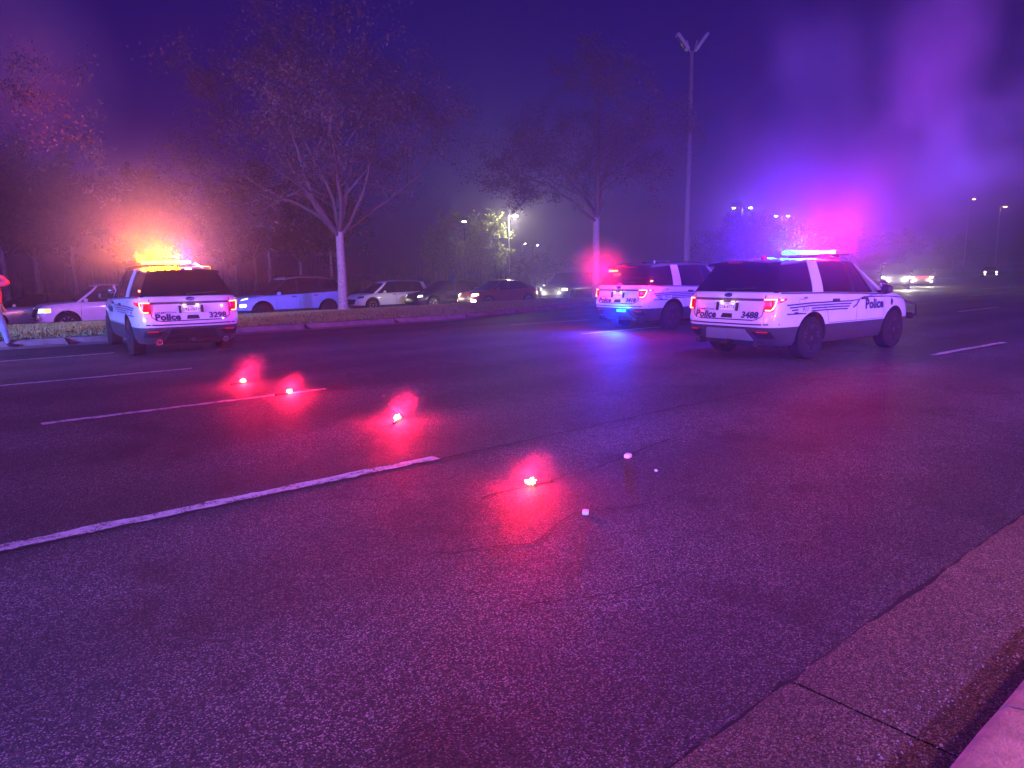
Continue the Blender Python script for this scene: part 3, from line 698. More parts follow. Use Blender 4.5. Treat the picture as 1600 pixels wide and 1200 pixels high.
SEDAN = dict(W=.91, zlow=.2, paint='darkred', zclad=.3, nf=4.2, nr=4.5, axles=(-1.4, 1.4), r=.335, arch=.395, crown=.05, fc=1.8, rc=-1.8, seams=(.85, -.15, -1.1), handles=(-.05, -1.0), mir=.8, cladmat='trim',
    top=[(-2.45, .9), (-2.3, 1.0), (-1.5, 1.0), (0, .93), (.9, .92), (1.6, .86), (2.1, .78), (2.4, .66)], levels=body_levels(-2.42, 2.42, .0), grille=(.3, .6), turn=[(60, .66), (70, .68), (70, .74), (60, .74)],
    gh=dict(wb=.83, wt=.56, drop=.045, bf=.22, br=.2, roof=[(-1.3, 1.36), (-.8, 1.42), (-.2, 1.45), (.3, 1.42), (.5, 1.36)],
        cols=[(1.25, .3, 'w'), (1.12, .2, 'g'), (-.05, -.1, 'b'), (-.12, -.15, 'g'), (-1.1, -.9, 'b'), (-1.2, -.95, 'g'), (-1.5, -1.05, 'w'), (-1.95, -1.2, 'w')]))
rd = civ('parked_sedan', SEDAN, [(18, .62), (62, .66), (62, .76), (18, .73)], [(20, .78), (60, .8), (60, .92), (20, .92)], hmat='e_head', fog=[(20, .34), (46, .34), (46, .44), (20, .44)], spokes=10)
rd.location = (25.0, 30.6, far_z(30.6)); rd.rotation_euler.z = math.pi
tag(rd, 'dark red sedan with its headlights on, under the street lamp', 'car', 'cars queued on the far carriageway')
HB = dict(SEDAN, paint='blackbody', turn=None, axles=(-1.4, 1.42), r=.36, arch=.42, top=[(-2.45, .95), (-1.5, 1.02), (0, .97), (.9, .96), (1.6, .9), (2.1, .84), (2.4, .7)],
    gh=dict(wb=.84, wt=.6, drop=.045, bf=.22, br=.1, roof=[(-1.9, 1.45), (-1.0, 1.55), (-.2, 1.57), (.3, 1.53), (.6, 1.45)],
        cols=[(1.25, .35, 'w'), (1.12, .25, 'g'), (-.05, -.1, 'b'), (-.12, -.15, 'g'), (-1.1, -.95, 'b'), (-1.2, -1.0, 'g'), (-1.9, -1.55, 'w'), (-2.15, -1.8, 'w')]))
dk = civ('parked_hatchback', HB, [(22, .66), (60, .70), (60, .8), (22, .77)], [(20, .85), (60, .85), (60, .95), (20, .95)], hmat='e_drl', rim='rimlight', spokes=6)
dk.location = (23.6, 33.6, far_z(33.6)); dk.rotation_euler.z = math.pi
tag(dk, 'black hatchback between the white wagon and the dark red sedan', 'car', 'cars queued on the far carriageway')
BIG = dict(CROSS, W=.98, paint='blackbody', zclad=.4, r=.39, arch=.46, axles=(-1.45, 1.5), zlow=.28, top=[(-2.5, 1.2), (0, 1.15), (1.1, 1.12), (1.9, 1.08), (2.3, .98), (2.5, .85)], levels=body_levels(-2.5, 2.55, .0), grille=(.5, .85),
    gh=dict(wb=.9, wt=.74, drop=.05, bf=.15, br=.05, roof=[(-2.3, 1.8), (-.2, 1.86), (.4, 1.82), (.8, 1.75)],
        cols=[(1.3, .6, 'w'), (1.18, .5, 'g'), (.05, .0, 'b'), (-.02, -.05, 'g'), (-1.0, -.95, 'b'), (-1.07, -1.0, 'g'), (-2.2, -2.1, 'w'), (-2.4, -2.3, 'w')]))
bs = civ('parked_suv', BIG, [(30, .78), (62, .8), (62, .9), (30, .9)], [(25, 1.0), (60, 1.0), (60, 1.2), (25, 1.2)], hmat='e_head', rim='rim')
bs.location = (31.9, 32.0, far_z(32)); bs.rotation_euler.z = R(196)
tag(bs, 'black SUV with glowing warm headlights, just left of the middle police car', 'car', 'cars queued on the far carriageway')
PICK = dict(W=.88, zlow=.33, paint='gwhite', zclad=.42, nf=7, nr=9, axles=(-1.45, 1.45), r=.36, arch=.44, crown=.04, fc=1.8, rc=-2.0, seams=(1.0, -.15), handles=(-.05,), mir=.85, cladmat='trim',
    top=[(-2.4, 1.08), (-.4, 1.08), (.9, 1.08), (1.15, 1.08), (1.9, 1.02), (2.2, .97), (2.35, .93)], levels=body_levels(-2.4, 2.35, -.1), grille=(.55, .85), turn=[(50, .74), (72, .76), (72, .88), (50, .88)],
    gh=dict(wb=.8, wt=.62, drop=.045, bf=.15, br=.02, roof=[(-.6, 1.66), (-.1, 1.71), (.3, 1.7), (.6, 1.63)],
        cols=[(1.15, .45, 'w'), (1.02, .36, 'g'), (-.1, -.12, 'w'), (-.2, -.2, 'g'), (-.55, -.5, 'w'), (-.65, -.58, 'w')]))
pk = civ('parked_pickup', PICK, [(22, .74), (48, .75), (48, .88), (22, .88)], [(20, .75), (40, .75), (40, .95), (20, .95)], hmat='e_drl', spokes=9)
mb = MB(); mb.box((2.36, 0, .56), (.16, 1.74, .16), bev=.04); mb.build('front_bumper', 'chrome', pk, 40)
mb = MB(); mb.box((-1.5, 0, 1.10), (1.65, 1.5, .05)); mb.build('load_bed_cover', 'trim', pk)
pk.location = (6.05, 30.6, far_z(30.6)-.1); pk.rotation_euler.z = math.pi
tag(pk, 'old white pickup truck with amber corner lamp, left of the police car', 'pickup truck', 'cars queued on the far carriageway')
CP = dict(SEDAN, paint='silver', turn=None, top=[(-2.45, .9), (-2.3, .98), (-1.5, .97), (0, .9), (.9, .9), (1.6, .84), (2.1, .76), (2.4, .64)],
    gh=dict(wb=.83, wt=.54, drop=.045, bf=.25, br=.25, roofmat='blackbody', roof=[(-1.3, 1.28), (-.7, 1.36), (-.2, 1.39), (.3, 1.36), (.5, 1.3)], cols=[(1.3, .25, 'b'), (1.18, .15, 'g'), (-.3, -.3, 'b'), (-.4, -.38, 'g'), (-1.5, -1.0, 'b'), (-2.0, -1.2, 'b')]))
cp = civ('parked_coupe', CP, [(18, .62), (62, .66), (62, .74), (18, .72)], [(20, .78), (60, .8), (60, .92), (20, .92)], hmat='lens_off', spokes=5)
cp.location = (4.2, 34.0, far_z(34.0)); cp.rotation_euler.z = math.pi
tag(cp, 'low silver coupe at the far left, partly behind the pickup', 'car', 'cars queued on the far carriageway')
fc1 = copy_tree(rd); fc1.location = (64.6, 24.0, 0); fc1.rotation_euler.z = R(200)
tag(fc1, 'distant car driving towards us, two small headlights right of the push bumper', 'car', 'distant cars with headlights on')
fc2 = copy_tree(bs); fc2.location = (55.0, 22.3, 0); fc2.rotation_euler.z = R(205)
tag(fc2, 'distant SUV with one dazzling headlight beside the police car windshield', 'car', 'distant cars with headlights on')
fc3 = copy_tree(rd); fc3.location = (114.5, 34, 0); fc3.rotation_euler.z = R(200)
tag(fc3, 'farthest approaching car, a pair of tiny lights at the right end of the road', 'car', 'distant cars with headlights on')
for (o, lst, pw) in ((rd, [(2.6, .6, .62), (2.6, -.6, .62)], 60), (bs, [(2.75, .7, .8), (2.75, -.7, .8)], 170), (rog, [(2.5, -.6, .7)], 20), (dk, [(2.6, -.6, .7)], 15),
                    (fc1, [(2.6, .62, .7), (2.6, -.62, .7)], 260), (fc2, [(2.75, .7, .85), (2.75, -.7, .85)], 500), (pk, [], 0)):
    for p in lst: point('headlight_light', carpt(o, p), (1, .93, .7), pw, .06)

# ------------------------------------------------------------------ ground
gm = MB(); gm.add([(-400, -60, -1.2), (700, -60, -1.2), (700, 600, -1.2), (-400, 600, -1.2)], [(0, 1, 2, 3)])
tag(gm.build('ground', 'soil'), kind='structure')
def road_sheet():
    X = np.concatenate([np.linspace(-70, 36, 20), np.linspace(38, 62, 13), np.linspace(70, 330, 12)])
    Y = [1.27, 5, 12, 19.9, 23, 25.9, 26.5, 27, 29, 32, 35, 38, 38.6]; vs = []; fs = []
    for x in X:
        for y in Y:
            yy = y
            if y == 1.27: yy = 1.27
            vs.append((x, yy, far_z(y, x)))
    n = len(Y)
    for i in range(len(X)-1):
        for j in range(n-1): fs.append((i*n+j, (i+1)*n+j, (i+1)*n+j+1, i*n+j+1))
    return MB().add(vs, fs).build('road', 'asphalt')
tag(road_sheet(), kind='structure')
# far verge beyond the second carriageway
vg = MB(); X = np.linspace(-70, 330, 60); vs = []
for x in X:
    z0 = far_z(38.6, x)
    for y, dz in ((38.6, .12), (38.9, .14), (45, .25), (70, .5), (160, .5)): vs.append((x, y, z0+dz if y < 60 else .1))
fs = [(i*5+j, (i+1)*5+j, (i+1)*5+j+1, i*5+j+1) for i in range(len(X)-1) for j in range(4)]
tag(MB().add(vs, fs).build('verge', 'soil'), kind='structure')
kb = MB()
for i in range(len(X)-1):
    a, b = X[i], X[i+1]; za, zb = far_z(38.6, a), far_z(38.6, b)
    kb.add([(a, 38.45, za-.05), (b, 38.45, zb-.05), (b, 38.45, zb+.13), (a, 38.45, za+.13), (a, 38.61, za+.13), (b, 38.61, zb+.13)], [(0, 1, 2, 3), (3, 2, 5, 4)])
tag(kb.build('far_kerb', 'kerb'), kind='structure')
# near gutter, kerb and walk
def jag(n, amp, seed): 
    r = np.random.default_rng(seed); a = r.normal(size=n); return amp*(a+np.roll(a, 1)+np.roll(a, 2))/1.7
gut = empty('gutter', (0, 0, 0)); tag(gut, kind='structure')
xs_j = [-3.5, -.5, 2.50, 5.5, 8.5, 11.5, 14.5, 17.5, 20.5]
for a, b in zip(xs_j, xs_j[1:]):
    n = 44; xs = np.linspace(a+.006, b-.006, n); jg = jag(n, .006, int(b*10)+50); jz = jag(n, .0015, int(b*10)+90)
    vs = []; 
    for k, x in enumerate(xs):
        vs += [(x, 1.30+jg[k], -.02), (x, 1.298+jg[k], .006+jz[k]), (x, 1.27+jg[k]*.6, .010), (x, 1.0, .007), (x, .75, .005), (x, .66, .006)]
    fs = [(i*6+j, (i+1)*6+j, (i+1)*6+j+1, i*6+j+1) for i in range(n-1) for j in range(5)]
    e = n*6; fs += [(0, 1, 2, 3, 4, 5), tuple(range(e-1, e-7, -1))]
    MB().add(vs, fs).build('gutter_slab', 'concrete', gut, 30)
gb = MB(); gb.add([(-70, 1.275, -.012), (300, 1.275, -.012), (300, .5, -.012), (-70, .5, -.012)], [(3, 2, 1, 0)]); gb.build('gutter_bed', 'seam', gut)
gs = MB(); gs.add([(20.5, 1.29, .008), (300, 1.29, .008), (300, .66, .008), (20.5, .66, .008), (-70, 1.29, .008), (-3.5, 1.29, .008), (-3.5, .66, .008), (-70, .66, .008)], [(3, 2, 1, 0), (7, 6, 5, 4)]); gs.build('gutter_run', 'concrete', gut)
kr = empty('kerb', (0, 0, 0)); tag(kr, kind='structure')
prof = [(.69, -.02), (.675, .06), (.66, .115), (.63, .14), (.58, .15), (.50, .15)]
kp = MB(); n = 14; vs = []
for x in np.linspace(.006, 2.394, n):
    for y, z in prof: vs.append((x, y+rng.normal()*.0015, z+rng.normal()*.0012))
fs = [(i*6+j, (i+1)*6+j, (i+1)*6+j+1, i*6+j+1) for i in range(n-1) for j in range(5)]+[(0, 1, 2, 3, 4, 5), tuple(range(n*6-1, n*6-7, -1))]
k0 = kp.add(vs, fs).build('kerb_stone', 'kerb', kr, 40); k0.location = (2.70-4.8, 0, 0)
for i in range(1, 9):
    c = k0.copy(); COL.objects.link(c); c.parent = kr; c.location = (2.70-4.8+2.4*i, 0, 0)
wk = MB(); wk.add([(-70, .50, .146), (300, .50, .146), (300, -25, .2), (-70, -25, .2)], [(3, 2, 1, 0)]); tag(wk.build('pavement', 'walk'), kind='structure')
k2 = MB(); k2.add([(19.5, .69, -.02), (300, .69, -.02), (300, .63, .15), (19.5, .63, .15), (300, .49, .15), (19.5, .49, .15)], [(0, 1, 2, 3), (3, 2, 4, 5)]); k2.build('kerb_run', 'kerb', kr)
# dark joint between road and gutter
js = MB(); xs = np.arange(-4, 30, .022); a1 = jag(len(xs), .004, 3); a2 = jag(len(xs), .006, 4); vs = []
for k, x in enumerate(xs): vs += [(x, 1.285+a1[k], .0045), (x, 1.308+a2[k]+.005*math.sin(x*2.3), .0045)]
js.add(vs, [(2*i, 2*i+2, 2*i+3, 2*i+1) for i in range(len(xs)-1)]); tag(js.build('road_joint', 'seam'), kind='structure')
# seams and cracks in the asphalt
def crack(pts, w, seed, amp=.012):
    r = np.random.default_rng(seed); P = []
    for a, b in zip(pts, pts[1:]):
        n = max(2, int(math.dist(a, b)/.12)); P += [(a[0]+(b[0]-a[0])*k/n+r.normal()*amp, a[1]+(b[1]-a[1])*k/n+r.normal()*amp) for k in range(n)]
    mb = MB(); vs = []
    for k, p in enumerate(P):
        a, b = P[max(0, k-1)], P[min(len(P)-1, k+1)]; dx, dy = b[0]-a[0], b[1]-a[1]; l = math.hypot(dx, dy) or 1
        h = w*(.4+.8*r.random())/2; vs += [(p[0]-dy/l*h, p[1]+dx/l*h, .005), (p[0]+dy/l*h, p[1]-dx/l*h, .005)]
    mb.add(vs, [(2*i, 2*i+1, 2*i+3, 2*i+2) for i in range(len(P)-1)]); tag(mb.build('road_crack', 'seam'), kind='structure')
crack([(-3, 5.02), (3.5, 5.04), (7, 5.1), (14, 4.88), (17.5, 4.72), (40, 4.6)], .035, 1, .008)
crack([(2.5, 9.26), (9, 9.15), (18, 9.1)], .02, 2, .008)
crack([(3.05, 3.96), (3.5, 3.93), (4.3, 3.95), (5.6, 4.2)], .03, 5, .012)
crack([(2.2, 3.3), (2.7, 3.05), (3.3, 3.25), (3.9, 3.05), (4.5, 3.1)], .016, 6, .015)
crack([(.8, 9.2), (-2, 9.1)], .03, 8); crack([(4, 13.0), (9, 12.9), (13, 12.75)], .02, 9)
crack([(2.15, 2.5), (2.5, 2.3), (3.0, 2.2)], .01, 10, .012)
# painted lane dashes
def mark(x0, y0, x1, y1, w, seed, z=.0045):
    n = max(8, int(math.dist((x0, y0), (x1, y1))/.03)) if x0 < 8 else 30
    r = np.random.default_rng(seed); e1 = jag(n, .0085, seed); e2 = jag(n, .0085, seed+1); vs = []
    for k in range(n):
        t = k/(n-1); x, y = x0+(x1-x0)*t, y0+(y1-y0)*t; vs += [(x, y-w/2+e1[k], z), (x, y+w/2+e2[k], z)]
    mb = MB(); mb.add(vs, [(2*i, 2*i+2, 2*i+3, 2*i+1) for i in range(n-1)]); tag(mb.build('lane_marking', 'mark'), kind='structure')
mark(-.6, 5.13, 3.45, 5.12, .12, 21); mark(1.08, 9.3, 4.47, 9.32, .12, 22); mark(-.6, 13.1, 3.8, 13.06, .11, 23); mark(-1.5, 16.8, 3.4, 16.95, .11, 24)
mark(14.3, 5.02, 17.6, 4.86, .12, 25); mark(14.0, 16.6, 17.2, 16.4, .12, 26); mark(13.2, 12.85, 16.4, 12.8, .12, 27)
mark(28.4, 9.3, 32.4, 9.2, .13, 28); mark(43, 13.65, 50, 13.7, .13, 29); mark(27, 4.7, 31, 4.6, .13, 30); mark(41, 9.1, 44.5, 9.0, .13, 31); mark(26, 13.2, 30, 13.3, .13, 32); mark(56, 17, 66, 17.6, .14, 33)
# median: kerb, grass hump
def inner(x): return interp([(-60, 19.95), (14, 19.45), (18, 20.6), (25, 22.9), (33, 25.2), (34, 26.3)], x)
med = empty('median', (0, 0, 0)); tag(med, kind='structure')
xs = np.arange(-21, 35, 3.0)
for a in xs:
    b = min(a+3, 34); n = 7; vs = []
    for x in np.linspace(a+.012, b-.012, n):
        y = inner(x); vs += [(x, y, .003), (x, y+.02, .012), (x, y+.42, .028), (x, y+.45, .12), (x, y+.49, .16), (x, y+.62, .165)]
    fs = [(i*6+j, (i+1)*6+j, (i+1)*6+j+1, i*6+j+1) for i in range(n-1) for j in range(5)]+[(0, 1, 2, 3, 4, 5), tuple(range(n*6-1, n*6-7, -1))]
    MB().add(vs, fs).build('kerb_stone', 'kerb2', med, 40)
def hump(x, t): # t 0..1 from the inner kerb to the far kerb
    y0 = inner(x)+.6; y = y0+(26.3-y0)*t; return y, .16+.12*math.sin(math.pi*min(1, t*1.1))*min(1, (26.3-y0)/5)-.2*max(0, t-.93)/.07
vs = []; X = np.linspace(-21, 33.9, 80)
for x in X:
    for t in np.linspace(0, 1, 9): y, z = hump(x, t); vs.append((x, y, z))
MB().add(vs, [(i*9+j, (i+1)*9+j, (i+1)*9+j+1, i*9+j+1) for i in range(79) for j in range(8)]).build('lawn', 'soil', med, 60)
vs = []
for x in X: vs += [(x, 26.28, .0), (x, 26.33, -.3), (x, 26.1, .12)]
MB().add(vs, [(3*i+2, 3*i+5, 3*i+4, 3*i+1) for i in range(79)]).build('outer_kerb', 'kerb', med)
def grass(name, n, fn, h, w):
    v = np.zeros((n, 3, 3)); 
    for i in range(n):
        x, y, z = fn(); a = rng.uniform(0, math.tau); hh = h*rng.uniform(.5, 1.35); dx, dy = math.cos(a)*w/2, math.sin(a)*w/2; lx, ly = rng.normal(0, .35, 2)*hh
        v[i] = ((x-dx, y-dy, z), (x+dx, y+dy, z), (x+lx, y+ly, z+hh))
    me = bpy.data.meshes.new(name); me.from_pydata(v.reshape(-1, 3).tolist(), [], np.arange(n*3).reshape(-1, 3).tolist()); me.materials.append(M['grass'])
    return tag(link(name, me), 'short grass growing on the median strip', 'grass', kind='stuff')
def gfn():
    x = rng.uniform(-8, 33.5); t = rng.uniform(0, 1)**1.1; y, z = hump(x, t); return x, y, z-.005
grass('median_grass', 110000, gfn, .062, .026)

# ------------------------------------------------------------------ trees
def grow(seed, height, fork, spread, r0, levels=5, nlimb=7, leafn=9000, leafs=.09, droop=0., flat=.7, leader=True):
    r = np.random.default_rng(seed); segs = []; tips = []
    def branch(p, d, length, rad, lv):
        n = 5 if lv < 2 else 3; pts = [p]; rs = [rad]; dd = d.copy()
        for k in range(n):
            dd = dd+r.normal(0, .10+.05*lv, 3)+np.array([0, 0, .06 if lv < 3 else -.02-droop]); dd /= np.linalg.norm(dd)
            pts.append(pts[-1]+dd*length/n); rs.append(rad*(1-.6*(k+1)/n))
            if lv >= 3: tips.append(pts[-1])
        segs.append((pts, rs, lv))
        if lv >= levels: return
        for k in range(4 if lv < 2 else 3):
            t = r.uniform(.3, 1) if k else 1.; i = min(n-1, int(t*n)); q = pts[i]+(pts[min(i+1, n)]-pts[i])*(t*n-i)
            ax = r.normal(0, 1, 3); ax -= dd*ax.dot(dd); ax /= np.linalg.norm(ax)+1e-9
            nd = dd*.75+ax*r.uniform(.45, .85); nd[2] = nd[2]*flat+.08; nd /= np.linalg.norm(nd)
            branch(q, nd, length*r.uniform(.5, .72), rs[i]*.62, lv+1)
    tr = [np.array([0, 0, -.1]), np.array([0, 0, .15]), np.array([.02, .01, fork*.5]), np.array([.0, .03, fork])]
    trs = [r0*1.6, r0*1.15, r0*.95, r0*.85]; segs.append((tr, trs, 0))
    for k in range(nlimb):
        a = k*2.4+r.uniform(-.4, .4); up = r.uniform(.5, 1.6) if k else 4
        d = np.array([math.cos(a), math.sin(a), up]); d /= np.linalg.norm(d)
        L = (height-fork)*(.42 if k else .5)*r.uniform(.85, 1.1); z = fork-(.25 if k > 1 else .05)*r.random()
        d2 = d.copy(); branch(np.array([0, 0.02, z]), d2, L*(1 if up > 1 else spread), r0*r.uniform(.42, .6), 1)
    if leader:
        top = np.array([0, .03, fork]); z = fork
        while z < height*.82:
            z += height*.06; a = r.uniform(0, math.tau); w = spread*(height-z)*.32+.6
            branch(np.array([r.normal(0, .15), r.normal(0, .15), z]), np.array([math.cos(a), math.sin(a), .55])/1.14, w, r0*.25, 2)
        segs.append(([top, np.array([.1, 0, (fork+height)/2]), np.array([0, .1, height*.93])], [r0*.6, r0*.35, .015], 1))
    return segs, tips, r
def tree_obj(name, seed, height, fork, spread, r0, leafn, leafs, leafm='leaf', **kw):
    segs, tips, r = grow(seed, height, fork, spread, r0, **kw)
    root = empty(name); a = MB(); b = MB()
    for pts, rs, lv in segs:
        if lv == 0: a.tube(pts, [max(x, .012) for x in rs], 8 if lv == 0 else 6)
        else: b.tube(pts, [max(x, .005) for x in rs], 6 if lv < 2 else 3, cap=False)
    a.build('trunk', 'bark', root, 60); b.build('branches', 'twig', root)
    if leafn:
        tp = np.array(tips); idx = r.integers(0, len(tp), leafn); c = tp[idx]+r.normal(0, .16, (leafn, 3))
        u = r.normal(0, 1, (leafn, 3)); u /= np.linalg.norm(u, axis=1)[:, None]; w = np.cross(u, r.normal(0, 1, (leafn, 3))); w /= np.linalg.norm(w, axis=1)[:, None]
        s = leafs*r.uniform(.5, 1.3, leafn)[:, None]; q = np.stack([c-u*s, c+w*s*.4, c+u*s, c-w*s*.4], 1)
        me = bpy.data.meshes.new('crown'); me.from_pydata(q.reshape(-1, 3).tolist(), [], np.arange(leafn*4).reshape(-1, 4).tolist()); me.materials.append(M[leafm]); link('crown', me, root)
    return root
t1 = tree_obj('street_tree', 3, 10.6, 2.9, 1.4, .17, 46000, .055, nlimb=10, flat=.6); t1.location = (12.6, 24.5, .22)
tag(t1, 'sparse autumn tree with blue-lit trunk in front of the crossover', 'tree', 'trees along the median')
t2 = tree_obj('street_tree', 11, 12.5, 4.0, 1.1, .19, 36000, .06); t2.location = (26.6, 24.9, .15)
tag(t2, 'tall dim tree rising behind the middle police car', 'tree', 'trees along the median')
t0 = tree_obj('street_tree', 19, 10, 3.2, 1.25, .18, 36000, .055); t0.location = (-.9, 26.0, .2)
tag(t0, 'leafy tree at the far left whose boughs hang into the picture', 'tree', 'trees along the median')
ev = tree_obj('evergreen_tree', 23, 7.6, .8, 1.0, .16, 26000, .13, 'leafgreen', nlimb=9); ev.location = (41.5, 55.8, .15)
tag(ev, 'bushy green tree lit by the street lamp beside it', 'tree')
sh = tree_obj('bare_shrub', 31, 3.6, .25, 1.6, .05, 3000, .05, nlimb=11, leader=False); sh.location = (40.6, 45.0, .25)
tag(sh, 'rounded bare shrub right of the street lamp', 'shrub')
sh2 = copy_tree(sh); sh2.location = (44.5, 47.5, .2); sh2.scale = (1.1, 1.1, .8); sh2.rotation_euler.z = 2
tag(sh2, 'low bare shrub behind the rear of the dark red sedan', 'shrub')
wl = tree_obj('willow_tree', 37, 8.0, 2.2, 1.2, .14, 16000, .11, droop=.12, nlimb=8); wl.location = (66.5, 41.5, .0)
tag(wl, 'pale drooping tree below the double lamp', 'tree')
wl2 = copy_tree(wl); wl2.location = (75, 42.5, 0); wl2.rotation_euler.z = 1.9; wl2.scale = (.9, .9, .85)
tag(wl2, 'pale tree just above the lightbar of the nearest police car', 'tree')
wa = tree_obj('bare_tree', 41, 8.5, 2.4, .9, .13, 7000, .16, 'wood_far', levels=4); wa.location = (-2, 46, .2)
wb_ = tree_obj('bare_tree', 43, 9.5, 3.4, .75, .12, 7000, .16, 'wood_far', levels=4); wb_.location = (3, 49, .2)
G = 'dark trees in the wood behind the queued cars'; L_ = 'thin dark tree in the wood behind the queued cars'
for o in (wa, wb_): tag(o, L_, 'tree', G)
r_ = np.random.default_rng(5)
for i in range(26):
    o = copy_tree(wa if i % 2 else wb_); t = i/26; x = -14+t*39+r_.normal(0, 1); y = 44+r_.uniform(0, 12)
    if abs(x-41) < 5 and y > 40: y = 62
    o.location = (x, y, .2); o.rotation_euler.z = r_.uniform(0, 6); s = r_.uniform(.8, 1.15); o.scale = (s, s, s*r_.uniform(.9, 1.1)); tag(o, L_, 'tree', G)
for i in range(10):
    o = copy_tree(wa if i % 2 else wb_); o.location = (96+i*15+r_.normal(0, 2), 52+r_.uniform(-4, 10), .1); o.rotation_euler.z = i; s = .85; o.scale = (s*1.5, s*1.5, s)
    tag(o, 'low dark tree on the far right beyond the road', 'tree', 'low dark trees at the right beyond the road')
# undergrowth of upright stems behind the queued cars
def stems():
    mb = MB(); r = np.random.default_rng(77)
    for i in range(900):
        x = r.uniform(-16, 40); y = 40.5+r.uniform(0, 5); h = r.uniform(.8, 2.6); lx, ly = r.normal(0, .12, 2)*h; w = .022
        z = .1; mb.add([(x-w, y, z), (x+w, y, z), (x+lx, y+ly, z+h), (x+w*.2, y+w, z)], [(0, 1, 2), (1, 3, 2), (3, 0, 2)])
        for k in range(3):
            f = r.uniform(.3, .9); dx, dz = r.normal(0, .25), r.uniform(.15, .5); mb.add([(x+lx*f, y+ly*f, z+h*f), (x+lx*f+.02, y+ly*f, z+h*f), (x+lx*f+dx, y+ly*f+r.normal(0, .1), z+h*f+dz)], [(0, 1, 2)])
    return tag(mb.build('undergrowth', 'wood_far'), 'dark undergrowth of upright stems along the wood edge', 'undergrowth', kind='stuff')
stems()

# ------------------------------------------------------------------ street lamps
def lamp_pole(name, loc, h, heads, rz, m='e_street', r=.09, label='', cat='street lamp', power=0, pm='pole', col=(1, .95, .65), group=None, arm=.5, tilt=0.):
    root = empty(name, loc, rz); mb = MB(); mb.tube([(0, 0, -.3), (0, 0, h*.5), (0, 0, h)], [r, r*.8, r*.55], 10); mb.box((0, 0, .05), (.4, .4, .3), bev=.03); mb.build('pole', pm, root, 50)
    for s in heads:
        mb = MB(); mb.tube([(0, 0, h-.05), (s*arm*.5, 0, h+.04), (s*arm, 0, h+.03+tilt)], .035, 8); a = mb.build('arm', 'pole', root, 50)
        mb = MB(); c = Vector((s*(arm+.28), 0, h+.06+tilt*1.6))
        if tilt: c = Vector((s*.52, 0, h+.5))
        mb.box(c, (.62, .32, .12) if not tilt else (1.05, .5, .18), ry=-s*math.atan(tilt*2.4), bev=.04); hd = mb.build('lamp_head', 'pole', root, 40)
        mb = MB(); mb.box(c-Vector((0, 0, .11)), (.46, .28, .14), ry=-s*math.atan(tilt*2.4), bev=.03) if not tilt else mb.box(c+Vector((s*.09, 0, -.07)), (.8, .4, .05), ry=-s*math.atan(tilt*2.4), bev=.015); mb.build('lamp_lens', m, hd, 40)
        if power:
            d = bpy.data.lights.new('street_lamp_light', 'POINT'); d.energy = power; d.color = col; d.shadow_soft_size = .15
            o = bpy.data.objects.new('street_lamp_light', d); COL.objects.link(o); o.location = root.matrix_basis @ (c-Vector((0, 0, .3)))
    return tag(root, label, cat, group)
lamp_pole('street_lamp', (45.4, 53.9, .0), 6.8, (1,), R(-40), label='bright single street lamp beside the green tree', power=3000, arm=.35)
lamp_pole('street_lamp', (99.8, 63.25, 0), 10.7, (1, -1), R(-40), r=.14, label='larger double street lamp above the pale drooping tree', power=500, arm=1.0, group='double street lamps in the distance')
lamp_pole('street_lamp', (132.7, 75.35, 0), 11.5, (1, -1), R(-40), r=.14, label='smaller double street lamp just left of the red glow', power=250, arm=.9, group='double street lamps in the distance')
lamp_pole('street_lamp', (120.5, 138, 0), 8.3, (1,), R(-40), r=.14, label='tiny distant street lamp right of the bright single lamp, left of a pair', group='tiny distant street lamps')
lamp_pole('street_lamp', (122.9, 136, 0), 7.9, (1,), R(-40), r=.1, label='tiny distant street lamp, right one of the pair over the bare shrub', group='tiny distant street lamps')
lamp_pole('street_lamp', (54.5, 74.5, 0), 7.8, (1,), R(-40), label='pale lamp post seen through the left side of the green tree', group='tiny distant street lamps')
lamp_pole('street_lamp', (137.8, 44.8, 0), 12.5, (1,), R(-40), m='e_orange', r=.12, label='small amber street lamp, left one of two at the far right', group='amber street lamps at the right')
lamp_pole('street_lamp', (129.8, 37.9, 0), 10.4, (1,), R(-40), m='e_orange', r=.12, label='larger amber street lamp, right one of two at the far right', group='amber street lamps at the right', power=120, col=(1, .5, .15))
lamp_pole('street_lamp', (34.9, 25.6, .1), 13.3, (1, -1), R(-40), m='lens_off', r=.17, label='tall unlit double lamp post between the two right police cars', arm=.28, tilt=.55, pm='poledim')

